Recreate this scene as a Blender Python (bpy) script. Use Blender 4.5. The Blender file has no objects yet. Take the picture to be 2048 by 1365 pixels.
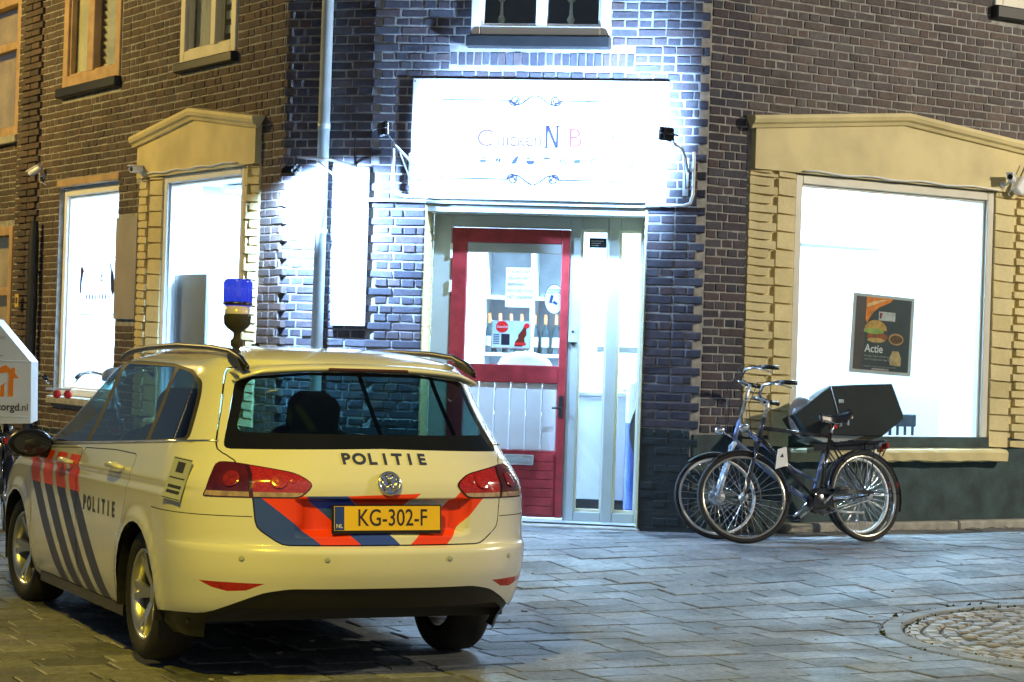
import bpy, bmesh, math, random
import numpy as np
from mathutils import Vector, Matrix
random.seed(11)
SC = bpy.context.scene
COL = SC.collection
PI = math.pi
R = math.radians

# ------------------------------------------------------------------ camera
CAM_H = 1.533
F_PX = 4200.0
PITCH = math.atan(24.5 / F_PX)
ROLL = R(1.85)
cd = bpy.data.cameras.new('camera')
cam = bpy.data.objects.new('camera', cd)
COL.objects.link(cam)
cd.sensor_width = 36.0
cd.lens = F_PX / 2048 * 36.0
cd.clip_start, cd.clip_end = 0.1, 400.0
_f = Vector((0, math.cos(PITCH), math.sin(PITCH)))
_u = Vector((0, -math.sin(PITCH), math.cos(PITCH)))
_r = Vector((1, 0, 0))
_cr = _r * math.cos(ROLL) + _u * math.sin(ROLL)
_cu = _u * math.cos(ROLL) - _r * math.sin(ROLL)
cam.matrix_world = Matrix(((_cr.x, _cu.x, -_f.x, 0), (_cr.y, _cu.y, -_f.y, 0), (_cr.z, _cu.z, -_f.z, CAM_H), (0, 0, 0, 1)))
SC.camera = cam

def size_in_view(P, size):
    """projected size (px of 2048) of a piece, 0 when outside the frame"""
    d = Vector(P) - Vector((0, 0, CAM_H))
    dz = d.dot(_f)
    if dz < 1: return 0, 0, 0
    x = 1024 + F_PX * d.dot(_cr) / dz
    y = 682.5 - F_PX * d.dot(_cu) / dz
    if x < 0 or x > 2048 or y < 0 or y > 1365: return 0, x, y
    return size * F_PX / dz, x, y

# ------------------------------------------------------------------ night sky, moon, exposure
w = bpy.data.worlds.new('World'); SC.world = w; w.use_nodes = True
nt = w.node_tree
bg = nt.nodes['Background']
sky = nt.nodes.new('ShaderNodeTexSky')
sky.sky_type = 'NISHITA'; sky.sun_disc = False
sky.sun_elevation = R(35); sky.sun_rotation = R(160)
nt.links.new(sky.outputs[0], bg.inputs[0])
bg.inputs[1].default_value = 0.013
sd = bpy.data.lights.new('moon', 'SUN'); sd.energy = 0.006; sd.angle = R(0.5); sd.color = (0.8, 0.88, 1)
so = bpy.data.objects.new('moon', sd); COL.objects.link(so); so.rotation_euler = (R(52), 0, R(-20))
SC.view_settings.view_transform = 'Standard'; SC.view_settings.look = 'None'
SC.view_settings.exposure = 1.3; SC.view_settings.gamma = 1.0
SC.render.engine = 'CYCLES'
SC.cycles.use_denoising = True
SC.cycles.max_bounces = 8; SC.cycles.transparent_max_bounces = 16
SC.cycles.sample_clamp_indirect = 6.0
SC.cycles.caustics_reflective = False; SC.cycles.caustics_refractive = False
try: SC.cycles.use_light_tree = True
except Exception: pass

# ------------------------------------------------------------------ materials
def newmat(name):
    m = bpy.data.materials.new(name); m.use_nodes = True
    n = m.node_tree.nodes
    return m, n, m.node_tree.links, n['Principled BSDF']

def mat(name, c, rough=0.5, metal=0.0, var=0.12, scale=6.0, bump=0.0, bscale=60.0, coat=0.0, spec=0.5, c2=None, rvar=0.0):
    m, n, l, b = newmat(name)
    b.inputs['Roughness'].default_value = rough; b.inputs['Metallic'].default_value = metal
    b.inputs['Coat Weight'].default_value = coat; b.inputs['Coat Roughness'].default_value = 0.04
    b.inputs['Specular IOR Level'].default_value = spec
    tc = n.new('ShaderNodeTexCoord')
    nz = n.new('ShaderNodeTexNoise'); nz.inputs['Scale'].default_value = scale; nz.inputs['Detail'].default_value = 5
    l.new(tc.outputs['Object'], nz.inputs['Vector'])
    mx = n.new('ShaderNodeMix'); mx.data_type = 'RGBA'
    a = [min(1, x * (1 - var)) for x in c]; d = [min(1, x * (1 + var)) for x in (c2 or c)]
    mx.inputs[6].default_value = (*a, 1); mx.inputs[7].default_value = (*d, 1)
    mr = n.new('ShaderNodeMapRange'); mr.inputs[1].default_value = 0.35; mr.inputs[2].default_value = 0.65
    l.new(nz.outputs['Fac'], mr.inputs[0]); l.new(mr.outputs[0], mx.inputs[0]); l.new(mx.outputs[2], b.inputs['Base Color'])
    if rvar:
        m2 = n.new('ShaderNodeMapRange'); m2.inputs[1].default_value = 0.3; m2.inputs[2].default_value = 0.7
        m2.inputs[3].default_value = max(0.02, rough - rvar); m2.inputs[4].default_value = min(1, rough + rvar)
        l.new(nz.outputs['Fac'], m2.inputs[0]); l.new(m2.outputs[0], b.inputs['Roughness'])
    if bump:
        n2 = n.new('ShaderNodeTexNoise'); n2.inputs['Scale'].default_value = bscale; n2.inputs['Detail'].default_value = 6
        l.new(tc.outputs['Object'], n2.inputs['Vector'])
        bp = n.new('ShaderNodeBump'); bp.inputs['Strength'].default_value = bump; bp.inputs['Distance'].default_value = 0.01
        l.new(n2.outputs['Fac'], bp.inputs['Height']); l.new(bp.outputs[0], b.inputs['Normal'])
    return m

def piece_mat(name, cols, rough=0.8, bump=0.4, bscale=90.0, spec=0.3, grain=0.25, rvar=0.0, soil=.38):
    """one colour per loose piece (object random + mesh island random) with surface grain"""
    m, n, l, b = newmat(name)
    oi = n.new('ShaderNodeObjectInfo'); ge = n.new('ShaderNodeNewGeometry')
    ad = n.new('ShaderNodeMath'); ad.operation = 'ADD'
    l.new(oi.outputs['Random'], ad.inputs[0]); l.new(ge.outputs['Random Per Island'], ad.inputs[1])
    fr = n.new('ShaderNodeMath'); fr.operation = 'FRACT'; l.new(ad.outputs[0], fr.inputs[0])
    cr = n.new('ShaderNodeValToRGB'); cr.color_ramp.interpolation = 'LINEAR'
    e = cr.color_ramp.elements
    for i, c in enumerate(cols):
        p = i / max(1, len(cols) - 1)
        if i < 2: e[i].position = p; e[i].color = (*c, 1)
        else: x = e.new(p); x.color = (*c, 1)
    e[1].position = 1 / max(1, len(cols) - 1)
    l.new(fr.outputs[0], cr.inputs[0])
    tc = n.new('ShaderNodeTexCoord')
    nz = n.new('ShaderNodeTexNoise'); nz.inputs['Scale'].default_value = bscale * 0.4; nz.inputs['Detail'].default_value = 8
    nz.inputs['Roughness'].default_value = 0.7
    l.new(ge.outputs['Position'], nz.inputs['Vector'])
    mr = n.new('ShaderNodeMapRange'); mr.inputs[1].default_value = 0.3; mr.inputs[2].default_value = 0.7
    mr.inputs[3].default_value = 1 - grain; mr.inputs[4].default_value = 1 + grain
    l.new(nz.outputs['Fac'], mr.inputs[0])
    mx = n.new('ShaderNodeMix'); mx.data_type = 'RGBA'; mx.blend_type = 'MULTIPLY'; mx.inputs[0].default_value = 1
    l.new(cr.outputs[0], mx.inputs[6]); l.new(mr.outputs[0], mx.inputs[7])
    dn = n.new('ShaderNodeTexNoise'); dn.inputs['Scale'].default_value = 1.9; dn.inputs['Detail'].default_value = 9; dn.inputs['Roughness'].default_value = .72
    l.new(ge.outputs['Position'], dn.inputs['Vector'])
    dm = n.new('ShaderNodeMapRange'); dm.inputs[1].default_value = .30; dm.inputs[2].default_value = .62; dm.inputs[3].default_value = 1 - soil; dm.inputs[4].default_value = 1.08
    l.new(dn.outputs['Fac'], dm.inputs[0])
    m5 = n.new('ShaderNodeMix'); m5.data_type = 'RGBA'; m5.blend_type = 'MULTIPLY'; m5.inputs[0].default_value = 1
    l.new(mx.outputs[2], m5.inputs[6]); l.new(dm.outputs[0], m5.inputs[7]); l.new(m5.outputs[2], b.inputs['Base Color'])
    b.inputs['Roughness'].default_value = rough; b.inputs['Specular IOR Level'].default_value = spec
    if rvar:
        n3 = n.new('ShaderNodeTexNoise'); n3.inputs['Scale'].default_value = 1.7; n3.inputs['Detail'].default_value = 6
        l.new(ge.outputs['Position'], n3.inputs['Vector'])
        m2 = n.new('ShaderNodeMapRange'); m2.inputs[1].default_value = 0.35; m2.inputs[2].default_value = 0.65
        m2.inputs[3].default_value = rough - rvar; m2.inputs[4].default_value = min(1, rough + rvar)
        l.new(n3.outputs['Fac'], m2.inputs[0]); l.new(m2.outputs[0], b.inputs['Roughness'])
    n2 = n.new('ShaderNodeTexNoise'); n2.inputs['Scale'].default_value = bscale; n2.inputs['Detail'].default_value = 6
    l.new(ge.outputs['Position'], n2.inputs['Vector'])
    bp = n.new('ShaderNodeBump'); bp.inputs['Strength'].default_value = bump; bp.inputs['Distance'].default_value = 0.006
    l.new(n2.outputs['Fac'], bp.inputs['Height']); l.new(bp.outputs[0], b.inputs['Normal'])
    return m

def emit(name, c, s):
    m, n, l, b = newmat(name)
    b.inputs['Base Color'].default_value = (*c, 1)
    b.inputs['Emission Color'].default_value = (*c, 1); b.inputs['Emission Strength'].default_value = s
    return m

def glass(name, tint, gloss=1.0, rough=0.0):
    m = bpy.data.materials.new(name); m.use_nodes = True
    n = m.node_tree.nodes; l = m.node_tree.links
    for x in list(n): n.remove(x)
    o = n.new('ShaderNodeOutputMaterial'); t = n.new('ShaderNodeBsdfTransparent'); g = n.new('ShaderNodeBsdfGlossy')
    t.inputs[0].default_value = (*tint, 1); g.inputs['Roughness'].default_value = rough
    g.inputs[0].default_value = (gloss, gloss, gloss, 1)
    lw = n.new('ShaderNodeLayerWeight'); lw.inputs[0].default_value = 0.5
    pw_ = n.new('ShaderNodeMath'); pw_.operation = 'POWER'; pw_.inputs[1].default_value = 5
    fz = n.new('ShaderNodeMapRange'); fz.inputs[3].default_value = .035; fz.inputs[4].default_value = .9
    l.new(lw.outputs['Facing'], pw_.inputs[0]); l.new(pw_.outputs[0], fz.inputs[0])
    mx = n.new('ShaderNodeMixShader')
    l.new(fz.outputs[0], mx.inputs[0]); l.new(t.outputs[0], mx.inputs[1]); l.new(g.outputs[0], mx.inputs[2]); l.new(mx.outputs[0], o.inputs[0])
    return m

M = {}
M['brick'] = piece_mat('brick', [(.062, .060, .078), (.085, .074, .088), (.052, .054, .075), (.105, .080, .085), (.075, .070, .090), (.095, .095, .115), (.062, .060, .078)], 0.9, 0.35)  # bluish: some of the blue light on this face put into the brick colour
M['brick_brown'] = piece_mat('brick_brown', [(.100, .078, .070), (.135, .095, .080), (.078, .066, .064), (.115, .090, .080), (.100, .078, .070)], 0.85, 0.5)
M['brick_grey'] = piece_mat('brick_grey', [(.112, .094, .094), (.145, .114, .108), (.093, .084, .088), (.16, .128, .122), (.122, .104, .112), (.148, .138, .142), (.112, .094, .094)], 0.9, 0.35)
M['brick_dark'] = piece_mat('brick_dark', [(.016, .030, .034), (.024, .038, .042), (.018, .026, .03)], 0.5, 0.5, spec=.5)
M['brick_cream'] = piece_mat('brick_cream', [(.64, .54, .27), (.68, .58, .31), (.60, .50, .24)], 0.55, 0.35, spec=.4, grain=.08, soil=.2)
M['mortar'] = mat('mortar', (.30, .295, .285), .9, var=.25, scale=14, bump=.5, bscale=120)
M['plinth'] = mat('plinth', (.034, .062, .068), .75, var=.35, scale=5, bump=.5, bscale=70)
M['cream'] = mat('cream', (.64, .54, .27), .6, var=.13, scale=2.6, bump=.2, bscale=160)
M['cream_trim'] = mat('cream_trim', (.68, .63, .46), .5, var=.06, scale=4, bump=.1, bscale=120)
M['frame_grey'] = mat('frame_grey', (.40, .44, .43), .4, var=.05, scale=5)
M['frame_cream'] = mat('frame_cream', (.66, .64, .55), .4, var=.05, scale=5)
M['frame_wood'] = mat('frame_wood', (.45, .30, .16), .5, var=.15, scale=7)
M['white'] = mat('white', (.80, .81, .82), .45, var=.03)
M['white_gloss'] = mat('white_gloss', (.82, .83, .84), .25, var=.02)
M['red_door'] = mat('red_door', (.31, .030, .036), .35, var=.22, scale=9, bump=.08, bscale=40)
M['dark'] = mat('dark', (.012, .013, .015), .5, var=.2)
M['black'] = mat('black', (.010, .010, .012), .35, var=.2)
M['rubber'] = mat('rubber', (.018, .018, .019), .8, var=.2, bump=.3, bscale=80)
M['navy'] = mat('navy', (.03, .04, .14), .45, var=.05)
M['ink'] = mat('ink', (.02, .02, .035), .5, var=.05)
M['zinc'] = mat('zinc', (.48, .54, .54), .5, metal=.25, var=.12, scale=5)
M['galv'] = mat('galv', (.55, .58, .60), .38, metal=.7, var=.1)
M['chrome'] = mat('chrome', (.75, .76, .78), .14, metal=1, var=.03)
M['alloy'] = mat('alloy', (.58, .58, .58), .28, metal=.85, var=.05)
M['pane'] = glass('pane', (.93, .96, .96))
M['concrete'] = mat('concrete', (.36, .35, .31), .85, var=.2, scale=10, bump=.5, bscale=90)
M['board'] = mat('board', (.36, .32, .27), .35, var=.08, scale=3)
M['wood'] = mat('wood', (.46, .34, .24), .5, var=.12, scale=6)
M['interior'] = mat('interior', (.82, .83, .84), .6, var=.02)
M['int_floor'] = mat('int_floor', (.40, .43, .47), .35, var=.08, scale=3)

# ------------------------------------------------------------------ mesh building
class MB:
    def __init__(s): s.v = []; s.f = []; s.m = []; s.sm = []; s.mi = 0; s.smooth = False
    def add(s, vs, fs, T=None):
        o = len(s.v)
        for p in vs:
            p = Vector(p)
            s.v.append(T @ p if T else p)
        for f in fs:
            s.f.append([o + i for i in f]); s.m.append(s.mi); s.sm.append(s.smooth)
        return s
    def box(s, x0, x1, y0, y1, z0, z1, T=None, ch=0.0):
        if ch > 0:
            c = min(ch, abs(x1 - x0) * .45, abs(y1 - y0) * .45, abs(z1 - z0) * .45)
            vs = []; idx = {}
            X = (x0, x1); Y = (y0, y1); Z = (z0, z1)
            for i in (0, 1):
                for j in (0, 1):
                    for k in (0, 1):
                        sx, sy, sz = (1 - 2 * i) * c, (1 - 2 * j) * c, (1 - 2 * k) * c
                        for a in range(3):
                            p = [X[i] + sx, Y[j] + sy, Z[k] + sz]
                            p[a] = (X[i], Y[j], Z[k])[a]
                            idx[i, j, k, a] = len(vs); vs.append(p)
            fs = []
            for i in (0, 1):
                q = [idx[i, 0, 0, 0], idx[i, 1, 0, 0], idx[i, 1, 1, 0], idx[i, 0, 1, 0]]; fs.append(q if i else q[::-1])
                q = [idx[0, i, 0, 1], idx[1, i, 0, 1], idx[1, i, 1, 1], idx[0, i, 1, 1]]; fs.append(q[::-1] if i else q)
                q = [idx[0, 0, i, 2], idx[1, 0, i, 2], idx[1, 1, i, 2], idx[0, 1, i, 2]]; fs.append(q if i else q[::-1])
            for i in (0, 1):
                for j in (0, 1):
                    q = [idx[i, j, 0, 0], idx[i, j, 1, 0], idx[i, j, 1, 1], idx[i, j, 0, 1]]; fs.append(q if (i ^ j) else q[::-1])
                    q = [idx[i, 0, j, 0], idx[i, 1, j, 0], idx[i, 1, j, 2], idx[i, 0, j, 2]]; fs.append(q[::-1] if (i ^ j) else q)
                    q = [idx[0, i, j, 1], idx[1, i, j, 1], idx[1, i, j, 2], idx[0, i, j, 2]]; fs.append(q if (i ^ j) else q[::-1])
                    for k in (0, 1):
                        q = [idx[i, j, k, 0], idx[i, j, k, 1], idx[i, j, k, 2]]; fs.append(q if (i ^ j ^ k) else q[::-1])
            return s.add(vs, fs, T)
        vs = [(x0, y0, z0), (x1, y0, z0), (x1, y1, z0), (x0, y1, z0), (x0, y0, z1), (x1, y0, z1), (x1, y1, z1), (x0, y1, z1)]
        fs = [(0, 3, 2, 1), (4, 5, 6, 7), (0, 1, 5, 4), (1, 2, 6, 5), (2, 3, 7, 6), (3, 0, 4, 7)]
        return s.add(vs, fs, T)
    def tube(s, pts, r, n=8, T=None, caps=True):
        pts = [Vector(p) for p in pts]
        rs = r if isinstance(r, (list, tuple)) else [r] * len(pts)
        vs = []; fs = []; prev = None
        for i, p in enumerate(pts):
            t = (pts[min(i + 1, len(pts) - 1)] - pts[max(i - 1, 0)]).normalized()
            if prev is None:
                a = Vector((0, 0, 1)) if abs(t.z) < .9 else Vector((1, 0, 0))
                u = t.cross(a).normalized()
            else: u = (prev - t * prev.dot(t)).normalized()
            prev = u; q = t.cross(u)
            for k in range(n):
                an = 2 * PI * k / n
                vs.append(p + (u * math.cos(an) + q * math.sin(an)) * rs[i])
        for i in range(len(pts) - 1):
            for k in range(n):
                a = i * n + k; b = i * n + (k + 1) % n
                fs.append((a, b, b + n, a + n))
        if caps: fs.append(tuple(range(n))[::-1]); fs.append(tuple(range((len(pts) - 1) * n, len(pts) * n)))
        sm = s.smooth; s.smooth = True; s.add(vs, fs, T); s.smooth = sm
        return s
    def lathe(s, prof, n=32, T=None, closed=False):
        """profile [(r, h)] turned about local z"""
        vs = []; fs = []; m = len(prof)
        for k in range(n):
            a = 2 * PI * k / n
            for (r, h) in prof: vs.append((r * math.cos(a), r * math.sin(a), h))
        for k in range(n):
            for i in range(m if closed else m - 1):
                a = k * m + i; b = k * m + (i + 1) % m; c = ((k + 1) % n) * m + (i + 1) % m; d = ((k + 1) % n) * m + i
                fs.append((a, d, c, b))
        sm = s.smooth; s.smooth = True; s.add(vs, fs, T); s.smooth = sm
        return s
    def prism(s, poly, y0, y1, T=None):
        """polygon in x-z pushed from y0 to y1"""
        n = len(poly)
        ar = sum(poly[i][0] * poly[(i + 1) % n][1] - poly[(i + 1) % n][0] * poly[i][1] for i in range(n))
        if ar < 0: poly = poly[::-1]
        vs = [(x, y0, z) for x, z in poly] + [(x, y1, z) for x, z in poly]
        fs = [tuple(range(n)), tuple(range(n, 2 * n))[::-1]] + [(i + n, (i + 1) % n + n, (i + 1) % n, i) for i in range(n)]
        return s.add(vs, fs, T)
    def ball(s, c, r, n=12, T=None, sc=(1, 1, 1)):
        vs = []; fs = []; m = n // 2
        for i in range(m + 1):
            th = PI * i / m
            for k in range(n):
                a = 2 * PI * k / n
                vs.append((c[0] + r * sc[0] * math.sin(th) * math.cos(a), c[1] + r * sc[1] * math.sin(th) * math.sin(a), c[2] + r * sc[2] * math.cos(th)))
        for i in range(m):
            for k in range(n):
                a = i * n + k; b = i * n + (k + 1) % n
                fs.append((a, a + n, b + n, b))
        sm = s.smooth; s.smooth = True; s.add(vs, fs, T); s.smooth = sm
        return s
    def mesh(s, name, mats):
        me = bpy.data.meshes.new(name)
        me.from_pydata([tuple(v) for v in s.v], [], s.f)
        for x in (mats if isinstance(mats, (list, tuple)) else [mats]): me.materials.append(M[x] if isinstance(x, str) else x)
        me.polygons.foreach_set('material_index', s.m)
        me.polygons.foreach_set('use_smooth', s.sm)
        me.update()
        return me
    def build(s, name, mats, parent=None, T=None, kind=None, label=None):
        o = bpy.data.objects.new(name, s.mesh(name, mats))
        COL.objects.link(o)
        if parent: o.parent = parent
        if T is not None: o.matrix_local = T
        if kind: o['kind'] = kind
        if label: o['label'] = label
        return o

def thing(name, label, cat, T=None, group=None):
    o = bpy.data.objects.new(name, None); COL.objects.link(o); o.empty_display_size = .1
    if T is not None: o.matrix_world = T
    o['label'] = label; o['category'] = cat
    if group: o['group'] = group
    return o
def tag(o, label, cat, group=None):
    o['label'] = label; o['category'] = cat
    if group: o['group'] = group
    return o
def Tr(x, y, z): return Matrix.Translation((x, y, z))
def Rz(a): return Matrix.Rotation(a, 4, 'Z')
def Rx(a): return Matrix.Rotation(a, 4, 'X')
def Ry(a): return Matrix.Rotation(a, 4, 'Y')
def axes(x, y, z, o): return Matrix(((x[0], y[0], z[0], o[0]), (x[1], y[1], z[1], o[1]), (x[2], y[2], z[2], o[2]), (0, 0, 0, 1)))
FACE = Rx(PI / 2)                                  # text plane upright, facing local -y

def text(name, s, size, m, parent, T, align='CENTER', ext=0.0006, space=1.0, sx=1.0, bold=0.0, shear=0.0):
    c = bpy.data.curves.new(name, 'FONT'); c.body = s; c.size = size; c.extrude = ext
    c.align_x = align; c.align_y = 'CENTER'; c.space_character = space; c.offset = bold; c.shear = shear
    c.resolution_u = 4
    c.materials.append(M[m] if isinstance(m, str) else m)
    f = bpy.data.objects.new('text_curve', c)
    me = bpy.data.meshes.new_from_object(f); me.name = name
    bpy.data.objects.remove(f); bpy.data.curves.remove(c)
    o = bpy.data.objects.new(name, me); COL.objects.link(o)
    if parent: o.parent = parent
    o.matrix_local = T @ Matrix.Diagonal((sx, 1, 1, 1))
    return o
def flat(mb, poly, y, d=0.0012): return mb.prism(poly, y - d, y)
def disc(cx, cz, rx, rz, n=20, a0=0, a1=2 * PI):
    return [(cx + rx * math.cos(a0 + (a1 - a0) * i / n), cz + rz * math.sin(a0 + (a1 - a0) * i / n)) for i in range(n + (0 if a1 - a0 > 6.28 else 1))]
# ------------------------------------------------------------------ ground
def gz(x, y):
    t = min(1, max(0, (y - 12.2) / 3.8)); u = min(1, max(0, (-x - .7) / 1.6))
    return 0.155 * t * t * (3 - 2 * t) - .036 * u * u * (3 - 2 * u) * (1 - t)
def gslope(y): return (gz(0, y + .05) - gz(0, y - .05)) / .1
CIRC = Vector((3.72, 11.95)); CR = 1.55
mb = MB(); mb.smooth = True
ys = [-60, -20, 0, 6, 9] + [9.5 + .25 * i for i in range(32)] + [18, 22, 30, 60, 120]
xs = [-90, -30, -12, -6, -3, -2.3, -1.9, -1.5, -1.1, -.7, 0, 6, 12, 30, 90]
vs = [(x, y, gz(x, y) - .012) for y in ys for x in xs]
n = len(xs)
fs = [(j * n + i, j * n + i + 1, (j + 1) * n + i + 1, (j + 1) * n + i) for j in range(len(ys) - 1) for i in range(n - 1)]
mb.add(vs, fs)
M['joint'] = mat('joint', (.045, .045, .043), .9, var=.4, scale=9, bump=.5, bscale=60)
ground = mb.build('ground', 'joint', kind='structure')

M['paving'] = piece_mat('paving', [(.15, .16, .17), (.20, .21, .22), (.095, .105, .115), (.26, .27, .275), (.17, .18, .185), (.13, .14, .15), (.22, .23, .235), (.15, .16, .17)], .60, 1.0, bscale=55, spec=.4, grain=.45, rvar=.15)
ANG = R(27)
ex = Vector((math.cos(ANG), math.sin(ANG))); ey = Vector((-math.sin(ANG), math.cos(ANG)))
SL, SW, JT = .36, .24, .008
def clip(poly, nrm, d):
    out = []
    for i in range(len(poly)):
        a, b = poly[i], poly[(i + 1) % len(poly)]
        da, db = a.dot(nrm) - d, b.dot(nrm) - d
        if da >= 0: out.append(a)
        if da * db < 0: out.append(a + (b - a) * (da / (da - db)))
    return out
slabs = []
j = -26
while j < 90:
    off = (j % 2) * SL * .5 + random.uniform(-.03, .03)
    i = -30
    x = -12 + off + random.choice((0, 0, .06, -.05))
    while x < 12:
        L = SL * random.choice((1, 1, 1, .66, 1.0, 1.33))
        c = ex * (x + L / 2) + ey * (j * SW + SW / 2) + Vector((0, 2.0))
        x += L
        if not (-7 < c.x < 7 and 7.5 < c.y < 19): continue
        slabs.append((c, L))
    j += 1
stuff = MB(); cand = []
slab_mesh = {}
def slab_geo(mb, L, W, T=None, poly=None):
    h = .05; c = .005
    if poly is None:
        a, b = L / 2, W / 2
        q = [Vector((-a, -b)), Vector((a, -b)), Vector((a, b)), Vector((-a, b))]
    else: q = poly
    n = len(q); ctr = sum(q, Vector((0, 0))) / n
    ins = [p + (ctr - p).normalized() * c * 1.4 for p in q]
    vs = [(p.x, p.y, -h) for p in q] + [(p.x, p.y, -c) for p in q] + [(p.x, p.y, 0) for p in ins]
    fs = [tuple(range(2 * n, 3 * n))]
    for i in range(n):
        k = (i + 1) % n
        fs += [(i, k, k + n, i + n), (i + n, k + n, k + 2 * n, i + 2 * n)]
    mb.add(vs, fs, T)
for c, L in slabs:
    z = gz(c.x, c.y) + random.uniform(-.0035, .0035)
    T = Tr(c.x, c.y, z) @ Rx(math.atan(gslope(c.y))) @ Rz(ANG + random.uniform(-.014, .014)) @ Rx(random.uniform(-.012, .012)) @ Ry(random.uniform(-.009, .009))
    d = (c - CIRC)
    if d.length < CR + .5:
        a, b = (L - JT) / 2, (SW - JT) / 2
        q = [c + ex * sx * a + ey * sy * b for sx, sy in ((-1, -1), (1, -1), (1, 1), (-1, 1))]
        if min((p - CIRC).length for p in q) < CR or d.length < CR:
            q = clip(q, d.normalized(), CIRC.dot(d.normalized()) + CR + .004)
            if len(q) < 3: continue
            slab_geo(stuff, 0, 0, Tr(0, 0, z), q)
            continue
    s, px, py = size_in_view((c.x, c.y, z), .3)
    # behind the parked car nothing of the paving shows
    if s and not (px < 1040 and py < 1200) and not (-3.0 < c.x < 1.0 and 9.9 < c.y < 14 and py < 1180): cand.append((s, c, L, T))
    else: slab_geo(stuff, L - JT, SW - JT, T)
cand.sort(key=lambda q: -q[0])
for k, (s, c, L, T) in enumerate(cand):
    if k < 300:
        key = round(L, 3)
        if key not in slab_mesh:
            m1 = MB(); slab_geo(m1, L - JT, SW - JT); slab_mesh[key] = m1.mesh('paving_stone', 'paving')
        o = bpy.data.objects.new('paving_stone', slab_mesh[key]); COL.objects.link(o); o.parent = ground; o.matrix_local = T
    else: slab_geo(stuff, L - JT, SW - JT, T)
stuff.build('paving_stones', 'paving', ground, kind='stuff')

# cobbled tree circle let into the pavement
M['sett'] = piece_mat('sett', [(.30, .295, .27), (.40, .39, .36), (.22, .22, .21), (.35, .345, .32), (.46, .45, .42), (.30, .295, .27)], .55, .6, bscale=80, spec=.4, grain=.25)
M['ringstone'] = mat('ringstone', (.22, .235, .235), .7, var=.2, scale=7, bump=.5, bscale=60)
M['green_flecks'] = mat('green_flecks', (.045, .06, .015), .95, var=.5, scale=25, bump=.8, bscale=120)
circle = thing('cobbled_circle', 'round patch of pale cobbles with a smooth stone edge set in the paving', 'paving circle', Tr(CIRC.x, CIRC.y, 0))
circle['kind'] = 'structure'
def gzc(x, y): return gz(CIRC.x + x, CIRC.y + y)
nseg = 18
for k in range(nseg):
    a0, a1 = 2 * PI * k / nseg + .004, 2 * PI * (k + 1) / nseg - .004
    m1 = MB(); vs = []; N = 6
    for i in range(N + 1):
        a = a0 + (a1 - a0) * i / N
        for r, dz in ((CR, -.06), (CR, .0), (CR - .012, .006), (CR - .115, .012), (CR - .125, .002), (CR - .125, -.06)):
            x, y = r * math.cos(a), r * math.sin(a)
            vs.append((x, y, gzc(x, y) + dz))
    fs = [(i * 6 + q, i * 6 + q + 1, (i + 1) * 6 + q + 1, (i + 1) * 6 + q)[::-1] for i in range(N) for q in range(5)]
    fs += [tuple(range(6)), tuple(range(N * 6, N * 6 + 6))[::-1]]
    m1.add(vs, fs); m1.build('edge_stone', 'ringstone', circle)
m1 = MB(); vs = [(0, 0, gzc(0, 0) - .03)]; N = 40
for i in range(N):
    a = 2 * PI * i / N; x, y = (CR - .1) * math.cos(a), (CR - .1) * math.sin(a); vs.append((x, y, gzc(x, y) - .03))
m1.add(vs, [(0, 1 + i, 1 + (i + 1) % N) for i in range(N)]); m1.build('sand_bed', 'joint', circle)
setts = []
for ring, r in enumerate((CR - .185, CR - .29, CR - .395)):
    n = int(2 * PI * r / .105)
    for k in range(n):
        a = 2 * PI * (k + .5 * (ring % 2)) / n + random.uniform(-.008, .008)
        setts.append((r * math.cos(a), r * math.sin(a), a + PI / 2))
rr = CR - .455
j = 0; y = -rr
while y < rr:
    x = -rr + (j % 2) * .055
    while x < rr:
        if x * x + y * y < rr * rr: setts.append((x + random.uniform(-.008, .008), y + random.uniform(-.008, .008), R(8) + random.uniform(-.1, .1)))
        x += .112
    y += .105; j += 1
def sett_geo(mb, T, s=1):
    a, b, c = .046 * s, .044 * s, .012
    vs = [(-a, -b, -.05), (a, -b, -.05), (a, b, -.05), (-a, b, -.05), (-a, -b, -.008), (a, -b, -.008), (a, b, -.008), (-a, b, -.008),
          (-a + c, -b + c, .004), (a - c, -b + c, .002), (a - c, b - c, .005), (-a + c, b - c, .003)]
    fs = [(8, 9, 10, 11)] + [q for i in range(4) for q in ((i, (i + 1) % 4, (i + 1) % 4 + 4, i + 4), (i + 4, (i + 1) % 4 + 4, (i + 1) % 4 + 8, i + 8))]
    mb.add(vs, fs, T)
sm = MB(); sett_geo(sm, Matrix()); sett_me = sm.mesh('sett', 'sett')
sc = []
st = MB()
for x, y, a in setts:
    z = gzc(x, y) + random.uniform(-.004, .006)
    T = Tr(x, y, z) @ Rz(a) @ Rx(random.uniform(-.07, .07)) @ Ry(random.uniform(-.07, .07)) @ Matrix.Scale(random.uniform(.9, 1.06), 4)
    s, px, py = size_in_view((CIRC.x + x, CIRC.y + y, z), .1)
    sc.append((s, T))
sc.sort(key=lambda q: -q[0])
for k, (s, T) in enumerate(sc):
    if k < 300 and s > 0:
        o = bpy.data.objects.new('sett', sett_me); COL.objects.link(o); o.parent = circle; o.matrix_local = T
    else: sett_geo(st, T)
st.build('setts', 'sett', circle, kind='stuff')
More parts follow.
